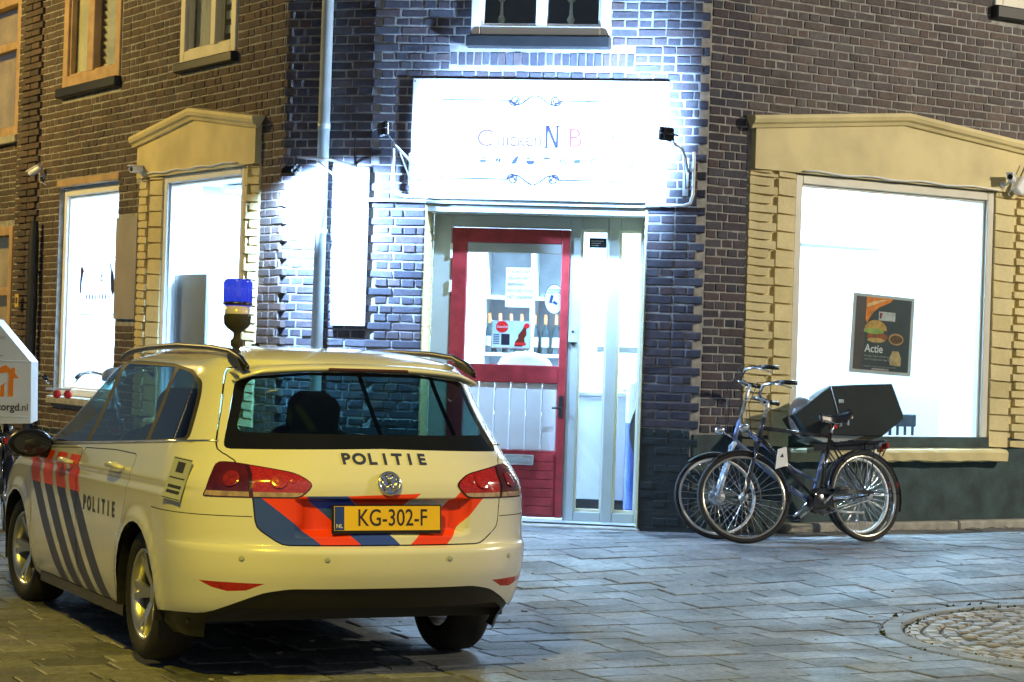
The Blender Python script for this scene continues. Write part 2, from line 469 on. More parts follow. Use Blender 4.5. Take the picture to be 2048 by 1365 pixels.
# small dark green flecks in the gap round the circle
mo = MB()
for k in range(150):
    a = random.uniform(PI * .45, PI * 1.35); r = CR + random.choice((0, -.15)) + random.gauss(0, .012)
    x, y = CIRC.x + r * math.cos(a), CIRC.y + r * math.sin(a); z = gz(x, y)
    s = random.uniform(.005, .012) * (1.6 if 1.9 < a < 3.2 else 1)
    an = random.uniform(0, PI)
    mo.add([(x - s * math.cos(an), y - s * math.sin(an), z), (x + s * math.cos(an), y + s * math.sin(an), z), (x + random.uniform(-s, s), y + random.uniform(-s, s), z + s * random.uniform(.5, 1.6))], [(0, 1, 2)])
mo.build('green_flecks', 'green_flecks', kind='stuff')

# small litter trodden into the pavement
M['litter'] = piece_mat('litter', [(.55, .52, .45), (.30, .22, .10), (.65, .65, .62), (.10, .09, .07), (.55, .52, .45)], .8, .2)
li = MB()
for k in range(70):
    x, y = random.uniform(-2.6, 4.5), random.uniform(9.4, 16.0)
    if (Vector((x, y)) - CIRC).length < CR: continue
    T = Tr(x, y, gz(x, y) + .006) @ Rz(random.uniform(0, 6.3)); a = random.choice((.008, .012, .018))
    li.box(-a, a, -a * .45, a * .45, 0, .006, T=T)
for k in range(60):
    x = random.uniform(2.6, 5.4); y = 16.6281 + (x - 1.4301) * .6249 - random.uniform(.14, .40)
    T = Tr(x, y, gz(x, y) + .006) @ Rz(random.uniform(0, 6.3)) @ Rx(random.uniform(-.4, .4)); a = random.uniform(.008, .022)
    li.box(-a, a, -a * .5, a * .5, 0, .004, T=T)
li.build('litter', 'litter', kind='stuff')
# ------------------------------------------------------------------ corner building
PL = Vector((-1.1267, 16.9874, 0)); PR = Vector((1.4301, 16.6281, 0)); PB = Vector((-1.9358, 17.2819, 0))
T_CH = Tr(*PL) @ Rz(R(-8)); T_B = Tr(*PB) @ Rz(R(-20)); T_R = Tr(*PR) @ Rz(R(32)); T_L = Tr(*PB) @ Rz(R(-57))
L_CH, L_B, L_R = 2.582, .861, 4.5
shop = thing('corner_shop', 'dark brick corner shop with a cut-off corner entrance and lit windows', 'building', Tr(0, 17, 0))
SI = shop.matrix_world.inverted()
def wl(T): return SI @ T            # wall frame in the building's own space
ZB, ZT, TH = .05, 5.7, .34

def wall(name, x0, x1, holes, T, parent=shop, mat_='mortar', zb=ZB, zt=ZT, rt=(0, 0)):
    xs = sorted({x0, x1} | {min(max(h[k], x0), x1) for h in holes for k in (0, 1)})
    zs = sorted({zb, zt} | {min(max(h[k], zb), zt) for h in holes for k in (2, 3)})
    def solid(i, j):
        if i < 0 or j < 0 or i >= len(xs) - 1 or j >= len(zs) - 1: return False
        cx, cz = (xs[i] + xs[i + 1]) / 2, (zs[j] + zs[j + 1]) / 2
        return not any(h[0] < cx < h[1] and h[2] < cz < h[3] for h in holes)
    mb = MB()
    for i in range(len(xs) - 1):
        for j in range(len(zs) - 1):
            if not solid(i, j): continue
            a, b, c, d = xs[i], xs[i + 1], zs[j], zs[j + 1]
            mb.add([(a, 0, c), (b, 0, c), (b, 0, d), (a, 0, d)], [(0, 1, 2, 3)])
            mb.add([(a, TH, c), (b, TH, c), (b, TH, d), (a, TH, d)], [(3, 2, 1, 0)])
            for di, dj, q in ((-1, 0, [(a, 0, c), (a, 0, d), (a, TH, d), (a, TH, c)]), (1, 0, [(b, 0, c), (b, TH, c), (b, TH, d), (b, 0, d)]),
                              (0, -1, [(a, 0, c), (a, TH, c), (b, TH, c), (b, 0, c)]), (0, 1, [(a, 0, d), (b, 0, d), (b, TH, d), (a, TH, d)])):
                if not solid(i + di, j + dj): mb.add(q, [(0, 1, 2, 3)])
    return mb.build(name, mat_, parent, wl(T) if parent is shop else T)

H_CH = [(.398, 2.190, .0, 2.72), (.727, 1.853, 4.08, 5.3)]
H_R = [(.987, 3.222, .84, 3.075), (3.14, 4.4, 4.70, 5.4)]
H_L = [(-2.363, -.67, .84, 3.055), (-5.03, -3.46, .955, 3.085), (-5.03, -3.52, 4.085, 5.4), (-2.11, -.935, 4.06, 5.4)]
W_CH = wall('brick_wall', 0, L_CH, H_CH, T_CH)
W_B = wall('brick_wall', 0, L_B, [], T_B)
W_R = wall('brick_wall', 0, L_R, H_R, T_R)
W_L = wall('brick_wall', -6.35, 0, H_L, T_L)
# unseen flat roof added to keep room light in, floor, rooms behind
mb = MB()
ft = [PL, PR, Vector((5.25, 19.01, 0)), Vector((3.6, 21.6, 0)), Vector((-.2, 23.7, 0)), Vector((-2.75, 24.3, 0)), Vector((-5.40, 22.6, 0)), PB]
def inner(d):
    n = len(ft); c = sum(ft, Vector()) / n
    return [p + (c - p).normalized() * d for p in ft]
def sheet(z, pts, up=True):
    v = [(p.x - 0, p.y - 17, z) for p in pts]
    return v, [tuple(range(len(v))) if not up else tuple(range(len(v)))[::-1]]
MB().add(*sheet(5.75, ft)).build('roof', 'dark', shop)
MB().add(*sheet(.185, inner(.12))).build('shop_floor', 'int_floor', shop)
MB().add(*sheet(3.30, inner(.12), False)).build('shop_ceiling', 'interior', shop)
MB().add(*sheet(3.55, inner(.12), False)).build('upper_floor', 'dark', shop)
mb = MB()
bp = inner(.05)
for a, b in ((2, 3), (3, 4), (4, 5), (5, 6)):
    p, q = bp[a], bp[b]
    mb.add([(p.x, p.y - 17, .18), (q.x, q.y - 17, .18), (q.x, q.y - 17, 3.31), (p.x, p.y - 17, 3.31)], [(0, 1, 2, 3)])
mb.build('interior_wall', 'interior', shop)
# upper rooms: closed dark boxes behind the upper windows
def back_box(x0, x1, z0, z1, d, T, m, name='upper_room'):
    b = MB(); y0 = TH - .02
    b.add([(x0, y0, z0), (x1, y0, z0), (x1, d, z0), (x0, d, z0), (x0, y0, z1), (x1, y0, z1), (x1, d, z1), (x0, d, z1)],
          [(0, 1, 2, 3), (7, 6, 5, 4), (3, 2, 6, 7), (0, 3, 7, 4), (1, 5, 6, 2)])
    return b.build(name, m, shop, wl(T))
M['room_dark'] = mat('room_dark', (.06, .07, .09), .8)
M['room_wall'] = mat('room_wall', (.55, .50, .35), .8, var=.15, scale=2)
back_box(.6, 2.0, 4.0, 5.5, 1.0, T_CH, 'room_dark'); back_box(3.0, 4.45, 4.6, 5.5, .8, T_R, 'room_dark')
back_box(-5.1, -3.45, 4.0, 5.5, .6, T_L, 'room_wall'); back_box(-2.2, -.85, 4.0, 5.5, .6, T_L, 'room_wall')

# ---- bricks
CP = .0705
def brick_geo(mb, L, h=.0585, T=None, deep=.04, jit=.003, front=.0065):
    a, c = L / 2, .005; b = h / 2
    j = lambda: random.uniform(-jit, jit)
    f = [(-a + j(), -b + j()), (a + j(), -b + j()), (a + j(), b + j()), (-a + j(), b + j())]
    g = random.uniform(-.003, .003)
    vs = [(x, deep, z) for x, z in f] + [(x, -front + c + g, z) for x, z in f] + [(x - math.copysign(c * 1.2, x), -front + g + j() * .6, z - math.copysign(c * 1.2, z)) for x, z in f]
    fs = [(8, 9, 10, 11)]
    for i in range(4):
        k = (i + 1) % 4
        fs += [(i, k, k + 4, i + 4), (i + 4, k + 4, k + 8, i + 8)]
    mb.add(vs, fs, T)
brick_me = {}
for nm in ('brick', 'brick_brown', 'brick_grey', 'brick_dark'):
    for key, L in (('s', .208), ('h', .098)):
        brick_me[nm, key] = []
        for _ in range(4):
            b = MB(); brick_geo(b, L); brick_me[nm, key].append(b.mesh('brick', nm))
allb = []
def lay(wall_o, T, x0, x1, z0, z1, cuts, matf, tooth=(0, 0), bands=()):
    """courses of a wild cross bond; cuts = rectangles or functions z -> list of (a, b) without bricks"""
    k = 0; z = z0
    while z < z1:
        zc = z + CP / 2
        a0 = x0 - (tooth[0] if k % 2 else 0); a1 = x1 + (tooth[1] if k % 2 else 0)
        gaps = []
        for c in cuts:
            if callable(c): gaps += c(zc)
            elif c[2] - .02 < zc < c[3] + .02: gaps.append((c[0], c[1]))
        gaps = sorted(gaps)
        segs = []; p = a0
        for g0, g1 in gaps:
            if g0 > p: segs.append((p, min(g0, a1)))
            p = max(p, g1)
        if p < a1: segs.append((p, a1))
        header = (k % 2 == 0)
        for s0, s1 in segs:
            if s1 - s0 < .03: continue
            x = s0 + (0 if header else 0)
            first = True
            while x < s1 - .02:
                st_ = (not header) ^ (random.random() < .10)
                L = .22 if st_ else .11
                if first and not header and s0 == a0 and tooth[0] == 0: L = .165
                first = False
                if x + L > s1 - .035: L = s1 - x
                if L > .30: L = .22
                e = x + L
                full = 's' if abs(L - .22) < .004 else ('h' if abs(L - .11) < .004 else None)
                allb.append((wall_o, T, (x + e) / 2, zc, L - .012, full, matf((x + e) / 2, zc), ((k % 2) and ((x <= a0 + .001 and tooth[0]) or (e >= a1 - .001 and tooth[1])))))
                x = e
        z += CP; k += 1
LOWZ = .945
m_plain = lambda x, z: 'brick_dark' if z < LOWZ else 'brick'
def ped(cx, hw, z0, z1, base):      # pediment over a shop window
    def f(z):
        if z < base or z > z1 + .02: return []
        if z < z0: return [(cx - hw, cx + hw)]
        t = max(0, (z1 - z) / (z1 - z0)); return [(cx - hw * t, cx + hw * t)] if t > .03 else []
    return f
lay(W_CH, T_CH, 0, L_CH, .06, 5.6, [(.398, 2.190, 0, 2.72), (.727, 1.853, 4.08, 5.4), (.68, 1.868, 3.97, 4.08), (.56, 2.05, 3.83, 3.955)], m_plain, (.07, .07))
lay(W_B, T_B, 0, L_B - .06, .06, 5.6, [(.345, .455, 0, 5.7)] if False else [], m_plain, (.0, 0))
lay(W_R, T_R, .09, L_R, LOWZ, 5.6, [(.505, 3.72, .7, 3.09), ped(2.175, 1.68, 3.44, 3.64, 3.06), (3.14, 4.6, 4.55, 5.6)], lambda x, z: 'brick' if x < .5 else 'brick_grey', (0, 0))
lay(W_L, T_L, -6.35, -.0, .06, 5.6, [(-2.93, -.38, .7, 3.1), ped(-1.72, 1.32, 3.40, 3.6, 3.05), (-5.03, -3.46, .86, 3.16), (-5.05, -3.5, 3.98, 5.7), (-2.13, -.92, 3.96, 5.7), (-3.44, -2.9, 1.73, 2.71)], lambda x, z: 'brick_dark' if z < .6 else 'brick_brown', (0, .07))
# soldier course above the sign
for i in range(23):
    allb.append((W_CH, T_CH, .56 + .0325 + i * .0648, 3.893, -.105, None, 'brick', False))
cand = []; rest = {}
for q in allb:
    wo, T, x, z, L, full, m, tt = q
    P = T @ Vector((x, 0, z))
    s, px, py = size_in_view(P, max(.02, L))
    hid = (840 < px < 1325 and 165 < py < 400) or (px < 1000 and py > 730) or (px < 480 and py > 700) or (665 < px < 735 and 335 < py < 650)
    if full and s > 0 and not hid and not tt: cand.append((s * (1.0 if wo in (W_CH, W_B) else .8) + random.uniform(0, 4), q))
    else: rest.setdefault((wo.name, m), (wo, [])), rest[wo.name, m][1].append(q)
cand.sort(key=lambda c: -c[0])
for k, (s, q) in enumerate(cand):
    wo, T, x, z, L, full, m, tt = q
    if k < 300:
        o = bpy.data.objects.new('brick', random.choice(brick_me[m, full])); COL.objects.link(o); o.parent = wo
        o.matrix_local = Tr(x + random.uniform(-.002, .002), random.uniform(-.002, .002), z + random.uniform(-.0015, .0015)) @ Ry(random.uniform(-.008, .008))
    else: rest.setdefault((wo.name, m), (wo, [])), rest[wo.name, m][1].append(q)
for (wn, m), (wo, qs) in rest.items():
    mb = MB()
    for (_, T, x, z, L, full, m_, tt) in qs:
        if L < 0: brick_geo(mb, .0555, -L, Tr(x, 0, z))
        else: brick_geo(mb, L, T=Tr(x + random.uniform(-.002, .002), random.uniform(-.002, .002), z + random.uniform(-.0015, .0015)), deep=.13 if tt else .04)
    mb.build('bricks', m, wo, kind='stuff')

# ---- smooth painted plinth and kerb on the right street side
mb = MB(); mb.box(.02, L_R, -.022, .05, .02, .935, ch=.006); mb.build('painted_plinth', 'plinth', shop, wl(T_R))
mb = MB()
kx = .9
kerb = thing('wall_kerb', 'pale concrete kerb strip along the foot of the dark painted wall', 'kerb', T_R @ Tr(.9, -.02, 0))
for i in range(4):
    m1 = MB(); m1.box(i * .95, i * .95 + .943, -.13 + random.uniform(-.004, .004), 0, .02, .222 + random.uniform(-.004, .004), ch=.015); m1.build('kerb_stone', 'concrete', kerb)

# ---- painted surround of a shop window: pediment, cornice, toothed jambs, sill
def surround(T, x0, x1, jx0, jx1, zb, zt, ped_z, ped_top, mirror_depth=.07):
    cx = (jx0 + jx1) / 2
    s = bpy.data.objects.new('window_surround', None); COL.objects.link(s); s.parent = shop; s.matrix_local = wl(T); s['label'] = 'cream painted window surround with a low pointed head'
    mb = MB(); mb.prism([(jx0 + .02, zt), (jx1 - .02, zt), (jx1 - .02, ped_z - .01), (cx, ped_top - .05), (jx0 + .02, ped_z - .01)], -.06, .03)
    mb.build('pediment', 'cream', s)
    # moulded cornice following the two slopes
    mb = MB(); hw = cx - jx0
    prof = [(-.062, -.075), (-.085, -.07), (-.095, -.045), (-.118, -.03), (-.128, 0), (-.125, .028), (.0, .04)]
    for sgn in (-1, 1):
        A = Vector((cx + sgn * (hw + .045), ped_z)); B_ = Vector((cx, ped_top))
        vs = [(A.x, y, A.y + z) for y, z in prof] + [(B_.x, y, B_.y + z) for y, z in prof]; n = len(prof)
        fs = [(i, i + 1, n + i + 1, n + i) if sgn > 0 else (i, n + i, n + i + 1, i + 1) for i in range(n - 1)]
        fs.append(tuple(range(n)) if sgn < 0 else tuple(range(n))[::-1])
        mb.add(vs, fs)
    mb.build('cornice', 'cream', s)
    # toothed jamb bricks
    for a, b, sgn in ((jx0, x0, 1), (x1, jx1, -1)):
        back = MB(); back.box(a + .015, b, -.012, .05, zb, zt); back.build('jamb_back', 'cream', s)
        h = .1456; k = 0; z = zb
        while z < zt - .03:
            hh = min(h, zt - z); wd = b - a; mid = a + wd * (.50 if sgn > 0 else .50)
            def blk(p, q, y0, y1, za, zb_):
                m1 = MB(); j = lambda: random.uniform(-.004, .004)
                vs = [(p, .03, za), (q, .03, za), (q, .03, zb_), (p, .03, zb_), (p + .004, y0, za + .012 + j()), (q - .004, y1, za + .002 + j()), (q - .004, y1 + .002, zb_ - .006 + j()), (p + .004, y0 + .002, zb_ - .004 + j())]
                m1.add(vs, [(4, 5, 6, 7), (0, 1, 5, 4), (1, 2, 6, 5), (2, 3, 7, 6), (3, 0, 4, 7)])
                m1.build('painted_brick', 'brick_cream', s)
            j = random.uniform(-.008, .008)
            if sgn > 0:
                blk(a, mid + .015 + j, -.024, -.060, z + hh * .0, z + hh * .47); blk(a, mid - .04 + j, -.020, -.050, z + hh * .5, z + hh * .985)
                blk(mid + .03 + j, b - .004, -.048, -.030, z + .002, z + hh * .99)
            else:
                blk(mid - .015 + j, b, -.060, -.024, z, z + hh * .47); blk(mid + .04 + j, b, -.050, -.020, z + hh * .5, z + hh * .985)
                blk(a + .004, mid - .03 + j, -.030, -.048, z + .002, z + hh * .99)
            z += h
    # stone sill with a worn edge
    mb = MB(); N = 26; xs = [jx0 + .35 + (jx1 - jx0 - .18) * i / N for i in range(N + 1)] if False else [x0 - .06 + (x1 - x0 + .20) * i / N for i in range(N + 1)]
    vs = []; pr = [(.04, zb - .11), (-.10, zb - .11), (-.13, zb - .10), (-.135, zb - .035), (-.115, zb - .01), (.1, zb + .012)]
    for x in xs:
        for y, z in pr:
            wob = random.uniform(-.006, .006) if y < -.05 else 0
            vs.append((x, y + wob, z + (random.uniform(-.012, .004) if z < zb - .09 and y < 0 else wob * .5)))
    n = len(pr)
    fs = [(i * n + q, i * n + q + 1, (i + 1) * n + q + 1, (i + 1) * n + q)[::-1] for i in range(N) for q in range(n - 1)] + [tuple(range(n)), tuple(range(N * n, N * n + n))[::-1]]
    mb.add(vs, fs); mb.build('sill', 'cream', s)
    return s
surround(T_R, .987, 3.222, .505, 3.72, .84, 3.08, 3.47, 3.63)
surround(T_L, -2.363, -.67, -2.93, -.38, .84, 3.055, 3.415, 3.585)

# ---- glazing
def window(name, T, x0, x1, z0, z1, fw, mat_, y=.05, pane_y=.11, inner=True, label=None, mull=(), dp=.09):
    wd = bpy.data.objects.new(name, None); COL.objects.link(wd); wd.parent = shop; wd.matrix_local = wl(T)
    if label: wd['label'] = label
    mb = MB()
    a, b = y, y + dp
    mb.box(x0, x0 + fw, a, b, z0, z1, ch=.006); mb.box(x1 - fw, x1, a, b, z0, z1, ch=.006)
    mb.box(x0 + fw, x1 - fw, a, b, z0, z0 + fw, ch=.006); mb.box(x0 + fw, x1 - fw, a, b, z1 - fw, z1, ch=.006)
    if inner:
        f2 = fw + .022; g = fw
        for (p, q, r, s) in ((x0 + g, x0 + f2, z0 + g, z1 - g), (x1 - f2, x1 - g, z0 + g, z1 - g), (x0 + f2, x1 - f2, z0 + g, z0 + f2), (x0 + f2, x1 - f2, z1 - f2, z1 - g)):
            mb.box(p, q, a + .03, b - .002, r, s, ch=.004)
    for mx_, mw in mull: mb.box(mx_ - mw / 2, mx_ + mw / 2, a + .005, b, z0 + fw, z1 - fw, ch=.006)
    mb.build('frame', mat_, wd)
    if name == 'shop_window':
        lm = MB()
        for p, q, r_, t_ in ((x0 - .001, x0 + .012, z0, z1), (x1 - .012, x1 + .001, z0, z1), (x0 + .012, x1 - .012, z0 - .001, z0 + .012), (x0 + .012, x1 - .012, z1 - .012, z1 + .001)): lm.box(p, q, b + .001, TH + .02, r_, t_)
        lm.build('lining', 'interior', wd)
    pm = MB(); pm.box(x0 + fw, x1 - fw, pane_y, pane_y + .006, z0 + fw, z1 - fw); pm.build('pane', 'pane', wd)
    return wd
window('shop_window', T_R, .99, 3.219, .842, 3.072, .075, 'frame_cream', y=-.014, pane_y=.05, label='large shop window with a food poster and white room behind')
window('shop_window', T_L, -2.36, -.673, .842, 3.052, .07, 'white', y=-.014, pane_y=.05, label='shop window with a half-height grey panel behind')
window('shop_window', T_L, -5.027, -3.463, .957, 3.06, .075, 'white', label='narrow shop window with a printed logo')
MB().box(-5.06, -3.43, -.03, .03, 3.075, 3.15, ch=.01).build('window_head', 'frame_wood', shop, wl(T_L))
MB().box(-5.06, -3.43, -.07, .06, .87, .953, ch=.01).build('window_sill', 'concrete', shop, wl(T_L))
# upper windows
wd = window('upper_window', T_CH, .73, 1.85, 4.08, 5.28, .075, 'white_gloss', y=-.05, pane_y=.02, mull=((1.295, .085),), inner=True)
mb = MB(); mb.box(.70, 1.86, -.10, .02, 3.975, 4.072, ch=.01); mb.build('window_sill', M['navy'] if False else 'dark', shop, wl(T_CH))
wd = window('upper_window', T_R, 3.145, 4.4, 4.70, 5.38, .09, 'frame_cream', y=-.03, pane_y=.04)
MB().box(3.12, 4.42, -.09, .03, 4.585, 4.695, ch=.01).build('window_sill', 'dark', shop, wl(T_R))
wd = window('upper_window', T_L, -5.025, -3.525, 4.085, 5.38, .12, 'frame_wood', y=-.02, pane_y=.06, mull=((-4.30, .16),))
mb = MB()
for i in range(16):
    z = 4.2 + i * .075
    mb.add([(-4.22, .12, z), (-3.64, .12, z), (-3.64, .085, z + .07), (-4.22, .085, z + .07)], [(0, 1, 2, 3)])
mb.build('blind_slats', mat('blind', (.72, .68, .50), .6), wd)
MB().box(-4.9, -4.38, .085, .095, 4.12, 5.3).build('curtain', mat('curtain', (.70, .62, .40), .8, var=.15, scale=3), wd)
MB().box(-5.06, -3.49, -.08, .03, 3.985, 4.082, ch=.01).build('window_sill', 'dark', shop, wl(T_L))
wd = window('upper_window', T_L, -2.105, -.94, 4.06, 5.38, .10, 'cream_trim', y=-.02, pane_y=.06, mull=((-1.42, .10),))
mb = MB(); 
for i in range(14): mb.add([(-2.0 + i * .042, .095 + .012 * (i % 2), 4.1), (-2.0 + (i + 1) * .042, .095 + .012 * ((i + 1) % 2), 4.1), (-2.0 + (i + 1) * .042, .095 + .012 * ((i + 1) % 2), 5.4), (-2.0 + i * .042, .095 + .012 * (i % 2), 5.4)], [(0, 1, 2, 3)])
mb.build('curtain', 'room_wall', wd)
mb = MB()
for i in range(8): mb.box(-1.36, -1.05, .085, .11, 4.13 + i * .13, 4.20 + i * .13)
mb.build('blind_slats', mat('blind2', (.66, .66, .52), .6), wd)
MB().box(-2.14, -.91, -.07, .03, 3.97, 4.056, ch=.01).build('window_sill', 'dark', shop, wl(T_L))
# candlesticks on the upper sill
for x in (.93, 1.50):
    t = thing('candlestick', 'turned pale candlestick behind the upper window, ' + ('left' if x < 1 else 'right') + ' of the two', 'candlestick', T_CH @ Tr(x, .25, 4.09), 'candlesticks in the upper window')
    mb = MB(); mb.lathe([(0, 0), (.07, 0), (.07, .02), (.02, .05), (.015, .12), (.035, .16), (.015, .2), (.012, .3), (.04, .33), (.045, .36), (0, .36)], 16); mb.build('stand', 'cream_trim', t)
    mb = MB(); mb.lathe([(0, .36), (.018, .36), (.018, .6), (0, .61)], 10); mb.build('candle', 'cream_trim', t)
# narrow raised brick strip at the far end and neighbouring house
mb = MB()
strip = bpy.data.objects.new('corner_strip', None); COL.objects.link(strip); strip.parent = shop; strip.matrix_local = wl(T_L); 
k = 0; z = .1
st_ = MB()
while z < 5.6:
    x1_ = -5.66 + (.05 if k % 2 else 0)
    brick_geo(st_, .27 if k % 2 else .22, T=Tr(x1_ - .14, -.03, z), deep=.04)
    brick_geo(st_, .25, T=Tr(x1_ - .40, -.03, z), deep=.04)
    z += CP; k += 1
st_.build('bricks', 'brick_brown', strip, kind='stuff')

# painted base of the two brick piers beside the entrance
MB().box(2.193, 2.58, -.004, .02, .06, .944).build('painted_base', 'brick_dark', shop, wl(T_CH))
MB().box(.0, .395, -.004, .02, .06, .944).build('painted_base', 'brick_dark', shop, wl(T_CH))
# ------------------------------------------------------------------ entrance recess
RD = .35                                            # depth of the recess behind the brick face
ent = bpy.data.objects.new('entrance', None); COL.objects.link(ent); ent.parent = shop; ent.matrix_local = wl(T_CH)
def reveal(x, sgn):
    mb = MB(); k = 0; z = .10
    while z < 2.70:
        a = .0 if k % 2 else .11
        for (p, q) in (((-.012, .17), (.182, RD)) if k % 2 else ((-.012, .06), (.072, .28), (.292, RD))):
            j = random.uniform(-.002, .002); e = .004
            X0, X1 = x, x + sgn * (.012 + j)
            vs = [(X0, p, z + .003), (X0, q, z + .003), (X0, q, z + .0675), (X0, p, z + .0675), (X1, p + e, z + .007), (X1, q - e, z + .007), (X1, q - e, z + .064), (X1, p + e, z + .064)]
            fs = [(4, 5, 6, 7), (0, 1, 5, 4), (1, 2, 6, 5), (2, 3, 7, 6), (3, 0, 4, 7)]
            mb.add(vs, fs)
        z += CP; k += 1
    mb.build('painted_bricks', 'brick_cream', ent, kind='stuff')
    MB().box(min(x, x + sgn * .008), max(x, x + sgn * .008), .0, RD, .10, 2.70).build('reveal', 'cream', ent)
reveal(.400, 1); reveal(2.188, -1)
MB().box(.40, 2.19, .02, RD + .06, 2.66, 2.72).build('lintel', 'frame_grey', ent)
MB().box(.30, 2.29, -.012, .05, 2.722, 2.80).build('lintel_face', 'frame_grey', ent)
MB().box(.38, 2.21, -.03, RD + .06, .10, .172, ch=.01).build('threshold', 'concrete', ent)
fr = MB()
y0, y1 = RD, RD + .10
for a, b, c, d in ((.41, .565, .172, 2.66), (1.545, 1.635, .172, 2.66), (.565, 1.545, 2.56, 2.66), (1.855, 1.950, .172, 2.66), (2.13, 2.188, .172, 2.66), (1.635, 1.855, 2.555, 2.66), (1.95, 2.13, 2.555, 2.66), (1.635, 1.855, .172, .262), (1.95, 2.13, .172, .262)):
    fr.box(a, b, y0, y1, c, d, ch=.006)
fr.build('door_frame', 'frame_grey', ent)
for a, b in ((1.635, 1.855), (1.95, 2.13)):
    mb = MB()
    for p, q, r, s in ((a, a + .014, .262, 2.555), (b - .014, b, .262, 2.555), (a + .014, b - .014, .262, .285), (a + .014, b - .014, 2.54, 2.555)): mb.box(p, q, y0 + .02, y0 + .06, r, s)
    mb.build('glazing_bead', 'cream_trim', ent)
    MB().box(a + .014, b - .014, y0 + .05, y0 + .056, .285, 2.54).build('side_pane', 'pane', ent)
dr = bpy.data.objects.new('door', None); COL.objects.link(dr); dr.parent = ent; dr['label'] = 'dark red half-glazed shop door'
mb = MB()
D0, D1 = y0 - .012, y0 + .045
for a, b, c, d in ((.568, .695, .205, 2.552), (1.478, 1.542, .205, 2.552), (.695, 1.478, 2.435, 2.552), (.695, 1.478, 1.295, 1.44), (.695, 1.478, .205, .742)):
    mb.box(a, b, D0, D1, c, d, ch=.005)
mb.build('door_leaf', 'red_door', dr)
# the leaf is a part; its boards, beads, panes hang under the door
mb = MB()
for i in range(7): mb.box(.71, 1.465, D0 - .008, D0 - .001, .225 + i * .072, .225 + i * .072 + .066, ch=.006)
mb.build('lower_panel', 'red_door', dr)
MB().box(.695, 1.478, D0 + .008, D1, 2.352, 2.434, ch=.006).build('roller_cassette', 'frame_grey', dr)
MB().box(.695, 1.478, D0 + .03, D0 + .036, 1.44, 2.352).build('pane', 'pane', dr)
M['pvc_board'] = mat('pvc_board', (.74, .76, .77), .4, var=.05, scale=3)
for i in range(6):
    w_ = (1.478 - .695) / 6; MB().box(.695 + i * w_ + .003, .695 + (i + 1) * w_ - .003, D0 + .025, D0 + .045, .742, 1.295, ch=.006).build('white_board', 'pvc_board', dr)
mb = MB(); mb.box(1.06, 1.30, D0 - .020, D0 - .008, .625, .71, ch=.006); lb = mb.build('letterbox', 'galv', dr)
mb = MB(); mb.box(1.09, 1.27, D0 - .024, D0 - .019, .652, .685); mb.build('flap', 'zinc', dr)
mb = MB(); mb.tube([(1.508, D0, 1.10), (1.508, D0 - .045, 1.10), (1.44, D0 - .05, 1.10)], .009); mb.box(1.49, 1.526, D0 - .007, D0, 1.02, 1.20, ch=.004); mb.build('handle', 'dark', dr)
mb = MB(); mb.box(.555, .575, D0 - .015, D0 + .02, 2.30, 2.42); mb.box(.555, .575, D0 - .015, D0 + .02, 2.02, 2.12); mb.build('hinge', 'white', dr)
# door furniture and notices
def on_ch(x, y, z): return T_CH @ Tr(x, y, z)
bell = thing('door_bell', 'small white intercom on the grey post right of the red door', 'intercom', on_ch(1.59, RD, 1.70))
mb = MB(); mb.prism([(-.035, -.06), (.035, -.06), (.035, .04), (.015, .075), (-.015, .075), (-.035, .04)], -.028, 0); mb.build('case', 'zinc', bell)
mb = MB(); mb.prism([(-.022, -.062), (.022, -.062), (0, -.095)], -.022, -.002); mb.build('tip', 'dark', bell)
mb = MB(); mb.tube([(0, -.028, .025), (0, -.034, .025)], .011, 12); mb.build('button', 'dark', bell)
nb = thing('number_plate', 'small dark name plate at the top of the narrow side pane', 'sign', on_ch(1.765, RD + .045, 2.455))
MB().box(-.07, .07, -.004, 0, -.04, .04).build('plate', 'dark', nb)
for i in range(3): MB().box(-.055, .045 - .02 * i, -.0055, -.0042, .012 - i * .018, .018 - i * .018).build('text_line', 'zinc', nb)
PY = D0 + .028
no = thing('paper_notice', 'white paper notice taped inside the door glass', 'notice', on_ch(1.135, PY, 2.07))
MB().box(-.115, .115, -.0012, 0, -.16, .165).build('sheet', mat('paper', (.80, .80, .82), .6), no)
for i, s in enumerate(('U KUNT HIER', 'HELAAS NIET', 'BIJPINNEN.', 'EXCUSES VOOR', 'HET ONGEMAK.')):
    text('lettering', s, .038, 'ink', no, Tr(-.10, -.002, .13 - i * .052) @ FACE, 'LEFT', sx=.82)
ov = thing('oval_sticker', 'pale oval sticker with a blue figure on the door glass', 'sticker', on_ch(1.425, PY, 1.985))
MB().prism(disc(0, 0, .085, .122, 28), -.0012, 0).build('backing', 'ink', ov)
MB().prism(disc(0, 0, .080, .117, 28), -.0024, -.0012).build('disc', mat('pale_green', (.55, .72, .72), .5), ov)
text('lettering', 'PLASSEN', .026, 'ink', ov, Tr(0, -.0035, .075) @ FACE); text('lettering', 'NA HET STRIJT', .02, 'ink', ov, Tr(0, -.0035, .052) @ FACE)
mb = MB(); mb.prism([(-.045, -.03), (-.02, -.035), (-.005, .03), (-.03, .035)], -.0036, -.0025); mb.prism([(-.02, -.03), (.02, -.05), (.03, -.03), (0, -.01)], -.0036, -.0025); mb.build('figure', 'navy', ov)
ck = thing('drinks_sign', 'small light blue drinks sign with a red disc and cola bottle on the door', 'sign', on_ch(1.08, PY - .012, 1.685))
mb = MB(); mb.box(-.165, .165, -.012, 0, -.115, .115, ch=.008); mb.build('frame', 'galv', ck)
MB().box(-.155, .155, -.0135, -.012, -.105, .105).build('panel', mat('lightblue', (.38, .62, .85), .4, c2=(.62, .80, .92), scale=4), ck)
M['cola_red'] = mat('cola_red', (.72, .02, .02), .4)
